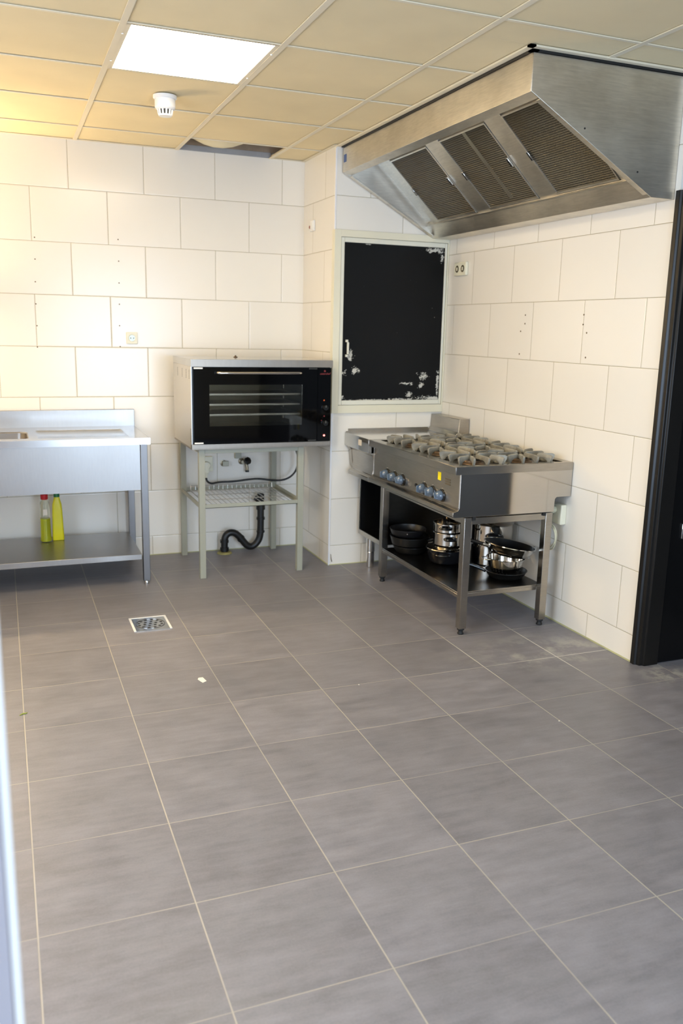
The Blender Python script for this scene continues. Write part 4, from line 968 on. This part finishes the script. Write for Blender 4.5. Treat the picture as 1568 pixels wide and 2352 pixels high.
# three dark pans stacked at the far end
px, py = 2.203, 4.435
pan('frying_pan', 'bottom dark frying pan of the stack at the far end of the shelf', px+0.005, py, ZS, 0.108, 0.042, 'dark_pan', 0.82, 'dark pans stacked on the range shelf')
p = pan('frying_pan', 'middle dark pan of the far stack, with a small rivet glint', px, py+0.005, ZS+0.047, 0.118, 0.050, 'dark_pan', 0.90, 'dark pans stacked on the range shelf')
long_handle(p, px, py+0.005, ZS+0.047+0.036, 0.118, math.radians(-48), 0.12, 0.03)
p = pan('frying_pan', 'top dark pan of the far stack, nearly black', px-0.012, py+0.01, ZS+0.102, 0.108, 0.040, 'black_coat', 0.88, 'dark pans stacked on the range shelf')
MB().cyl((px-0.012-0.050, py+0.01-0.094, ZS+0.13), 0.003, 0.004, (-0.5,-0.85,0), 8).build('rivet', 'chrome', p)
# wok with the silver pots on top
wx, wy = 2.297, 4.165
t = thing('black_casserole', 'glossy black casserole with a bright steel rim below the silver pots', 'casserole', (wx, wy, ZS))
MB().lathe([(0, 0), (0.070, 0), (0.090, 0.010), (0.104, 0.040), (0.109, 0.082), (0.109, 0.086), (0.106, 0.086), (0.102, 0.042), (0.088, 0.013), (0, 0.004)], (wx, wy, ZS), 48).build('body', 'black_enamel', t)
MB().lathe([(0.105, 0.0845), (0.114, 0.0845), (0.116, 0.088), (0.114, 0.0915), (0.105, 0.0915)], (wx, wy, ZS), 48, closed=True).build('rim', 'chrome', t)
side_handle(t, wx, wy, ZS+0.068, 0.109, math.radians(-128))
side_handle(t, wx, wy, ZS+0.068, 0.109, math.radians(52))
MB().lathe([(0.107, 0.0925), (0.08, 0.100), (0.05, 0.104), (0, 0.105), (0, 0.107), (0.05, 0.106), (0.08, 0.102), (0.108, 0.0945)], (wx, wy, ZS), 40).build('lid', 'pot_steel', t)
def pot(label, cx_, cy_, z, r, h, hang, lid=True, group='silver pots stacked on the casserole'):
    t = thing('cooking_pot', label, 'pot', (cx_, cy_, z), group)
    MB().lathe([(0, 0), (r-0.006, 0), (r, 0.005), (r, h-0.002), (r+0.004, h), (r+0.003, h+0.002), (r-0.002, h+0.001), (r-0.002, 0.008), (0, 0.007)], (cx_, cy_, z), 44).build('body', 'pot_steel', t)
    side_handle(t, cx_, cy_, z+h*0.62, r, math.radians(hang), 0.030, 'bakelite', 0.026, 0.0085)
    side_handle(t, cx_, cy_, z+h*0.62, r, math.radians(hang+180), 0.030, 'bakelite', 0.026, 0.0085)
    return t
z0 = ZS+0.1075
pot('wider silver pot with a black side handle standing on the black casserole', wx+0.012, wy, z0, 0.086, 0.072, -112)
pot('smaller silver pot standing in the stack above the wider silver pot', wx+0.004, wy, z0+0.0745, 0.080, 0.052, -125)
p = pan('saucepan', 'dark shiny pan on the very top of the pot stack', wx+0.045, wy-0.02, z0+0.0745+0.0545, 0.062, 0.046, 'pot_steel', 0.85)
# frying pan handle of the pan leaning behind the near leg
# tall stock pot by the wall
kx, ky, kr, kh = 2.556, 4.100, 0.116, 0.232
t = thing('stock_pot', 'tall steel stock pot with black handle near the wall behind the colander', 'pot', (kx, ky, ZS))
MB().lathe([(0, 0), (kr-0.008, 0), (kr, 0.006), (kr, kh-0.004), (kr+0.004, kh), (kr+0.003, kh+0.002), (kr-0.003, kh+0.001), (kr-0.003, 0.01), (0, 0.008)], (kx, ky, ZS), 56).build('body', 'pot_steel', t)
MB().lathe([(kr+0.003, kh+0.0025), (kr+0.005, kh+0.005), (kr-0.01, kh+0.010), (0.05, kh+0.020), (0, kh+0.022), (0, kh+0.020), (0.05, kh+0.018), (kr-0.012, kh+0.008)], (kx, ky, ZS), 56, closed=True).build('lid', 'pot_steel', t)
side_handle(t, kx, ky, ZS+0.175, kr, math.radians(-116), 0.040, 'bakelite', 0.030, 0.012)
side_handle(t, kx, ky, ZS+0.175, kr, math.radians(92), 0.040, 'bakelite', 0.030, 0.012)
# colander, on a dark pan, with a tilted frying pan in it
gx, gy = 2.466, 3.808
p = pan('frying_pan', 'dark frying pan lying flat under the colander', gx+0.006, gy, ZS, 0.112, 0.036, 'dark_pan', 0.80, None, mi='black_coat')
long_handle(p, gx+0.006, gy, ZS+0.028, 0.112, math.radians(157), 0.14, 0.038)
t = thing('colander', 'steel colander with punched holes standing in the dark frying pan', 'colander', (gx, gy, ZS+0.010))
zc_ = ZS+0.010
MB().lathe([(0, 0), (0.056, 0), (0.062, 0.004), (0.080, 0.030), (0.091, 0.060), (0.096, 0.094), (0.103, 0.096), (0.104, 0.099), (0.094, 0.098), (0.089, 0.061), (0.078, 0.031), (0.060, 0.006), (0, 0.002)], (gx, gy, zc_), 56).build('bowl', 'pot_steel', t)
w = MB()
for r_, h_, n_ in ((0.0696, 0.015, 26), (0.0758, 0.024, 28), (0.0822, 0.036, 30), (0.0866, 0.048, 30), (0.0914, 0.063, 32)):
    for k in range(n_):
        an = 2*math.pi*(k+0.5*(int(h_*1000) % 2))/n_
        if (k // 4) % 2 == 0: w.cyl((gx+math.cos(an)*(r_-0.0005), gy+math.sin(an)*(r_-0.0005), zc_+h_), 0.0020, 0.0016, (math.cos(an), math.sin(an), -0.5), 7)
w.build('holes', 'slot', t)
side_handle(t, gx, gy, zc_+0.097, 0.103, math.radians(180-8), 0.032, 'chrome', 0.030, 0.0035)
side_handle(t, gx, gy, zc_+0.097, 0.103, math.radians(-8), 0.032, 'chrome', 0.030, 0.0035)
fr = 0.138
tc_ = Vector((gx+0.012, gy, zc_+0.108)); R_ = Matrix.Rotation(math.radians(9), 4, Vector((0.15, 1, 0)))
t = thing('saute_pan', 'steel frying pan with a black inside tilted on top of the colander', 'pan', tc_)
MX = Matrix.Translation(tc_) @ R_
MB().lathe([(0, 0.004), (0.090, 0.004), (0.108, 0.012), (0.128, 0.038), (fr, 0.058), (fr+0.003, 0.060), (fr+0.002, 0.063), (fr-0.003, 0.062)], (0, 0, 0), 56).xform(MX).build('body', 'pot_steel', t)
MB().lathe([(fr-0.003, 0.0615), (0.125, 0.038), (0.105, 0.015), (0.085, 0.009), (0, 0.008)], (0, 0, 0), 56).xform(MX).build('inside', 'black_coat', t)
w = MB().tube([(-fr+0.008, 0.0, 0.042), (-fr-0.015, 0, 0.046), (-fr-0.035, 0, 0.050)], 0.010, 10).xform(MX).build('handle_bracket', 'chrome', t)
MB().tube([(-fr-0.035, 0, 0.050), (-fr-0.09, 0.0, 0.060), (-fr-0.15, 0.0, 0.066)], 0.010, 10, 1).xform(MX).build('handle', 'bakelite', t)
MB().tube([(fr-0.004, -0.026, 0.048), (fr+0.018, -0.022, 0.054), (fr+0.030, 0.0, 0.058), (fr+0.018, 0.022, 0.054), (fr-0.004, 0.026, 0.048)], 0.0038, 8, 1).xform(MX).build('helper_handle', 'chrome', t)

# ------------------------------------------------------------------ socket, plug and coiled cable by the range
t = thing('range_socket', 'cream socket low on the right wall behind the range', 'socket', (XR, 3.62, 0.60))
box(XR-0.034, XR-0.0006, 3.595, 3.690, 0.535, 0.640).build('plate', 'socket', t, bevel=0.004)
t = thing('power_cable', 'coiled cream cable plugged in beside the rear leg of the range', 'cable', (2.63, 3.6, 0.5))
MB().lathe([(0, 0), (0.018, 0), (0.020, 0.012), (0.014, 0.030), (0, 0.032)], (XR-0.035, 3.650, 0.608), 18, (-1,0,0)).build('plug', 'cable_cream', t)
P = [(XR-0.060, 3.650, 0.600), (XR-0.050, 3.655, 0.57), (XR-0.045, 3.672, 0.535)]
n_ = 60
for k in range(n_+1):
    an = math.radians(100 - 360*2.4*k/n_)
    rr_ = 0.056+0.006*math.sin(k*0.7)
    P.append((XR-0.045+0.012*math.sin(k*0.21)-0.010, 3.655+rr_*math.cos(an)*1.15, 0.470+rr_*1.25*math.sin(an)))
MB().tube(P, 0.0042, 8, 1).build('cord', 'cable_cream', t)

# ------------------------------------------------------------------ floor: drain, scraps
t = thing('floor_drain', 'square steel floor drain with a round perforated grid', 'floor drain', (0.636, 4.235, 0))
dx0, dx1, dy0, dy1 = 0.541, 0.731, 4.130, 4.338
MB().box(dx0, dx0+0.011, dy0, dy1, 0.0005, 0.004).box(dx1-0.011, dx1, dy0, dy1, 0.0005, 0.004).box(dx0+0.011, dx1-0.011, dy1-0.011, dy1, 0.0005, 0.004).build('frame', 'detector', t)
MB().box(dx0+0.011, dx1-0.011, dy0, dy1-0.011, 0.0005, 0.0028).build('plate', 'steel_top', t)
MB().lathe([(0.070, 0.0), (0.0745, 0.0), (0.0745, 0.0016), (0.070, 0.0016)], (0.636, 4.230, 0.0028), 40, closed=True).build('ring', 'steel', t)
for n_, r_ in ((1, 0.0), (6, 0.030), (12, 0.058)):
    for k in range(n_):
        an = 2*math.pi*k/n_+0.26
        MB().cyl((0.636+r_*math.cos(an), 4.230+r_*math.sin(an), 0.0028), 0.0075, 0.0004, (0,0,1), 12).build('hole', 'slot', t)
w = MB(); w.prism([(0.716, 3.452), (0.722, 3.468), (0.741, 3.468), (0.748, 3.424), (0.729, 3.412)], 'z', 0.0004, 0.0018)
tag(w.build('paper_scrap', 'paper', smooth=False), 'small white scrap of paper lying on the floor in front of the drain', 'paper scrap')
w = MB(); w.tube([(-0.012, 3.325, 0.0015), (0.0, 3.334, 0.003), (0.012, 3.335, 0.002), (0.018, 3.342, 0.0015)], [0.0012, 0.0028, 0.0028, 0.001], 6)
tag(w.build('leaf_scrap', 'leaf'), 'thin green leaf scrap on the floor near the left edge', 'leaf')
for k, (x, y) in enumerate(((1.98, 2.60), (1.36, 3.18))):
    tag(MB().lathe([(0, 0), (0.003, 0), (0.0025, 0.0015), (0, 0.002)], (x, y, 0.0003), 8).build('crumb', 'paper'), ('tiny white crumb on the floor between the range and the right foreground', 'tiny white crumb on the tile near the middle of the floor')[k], 'crumb')
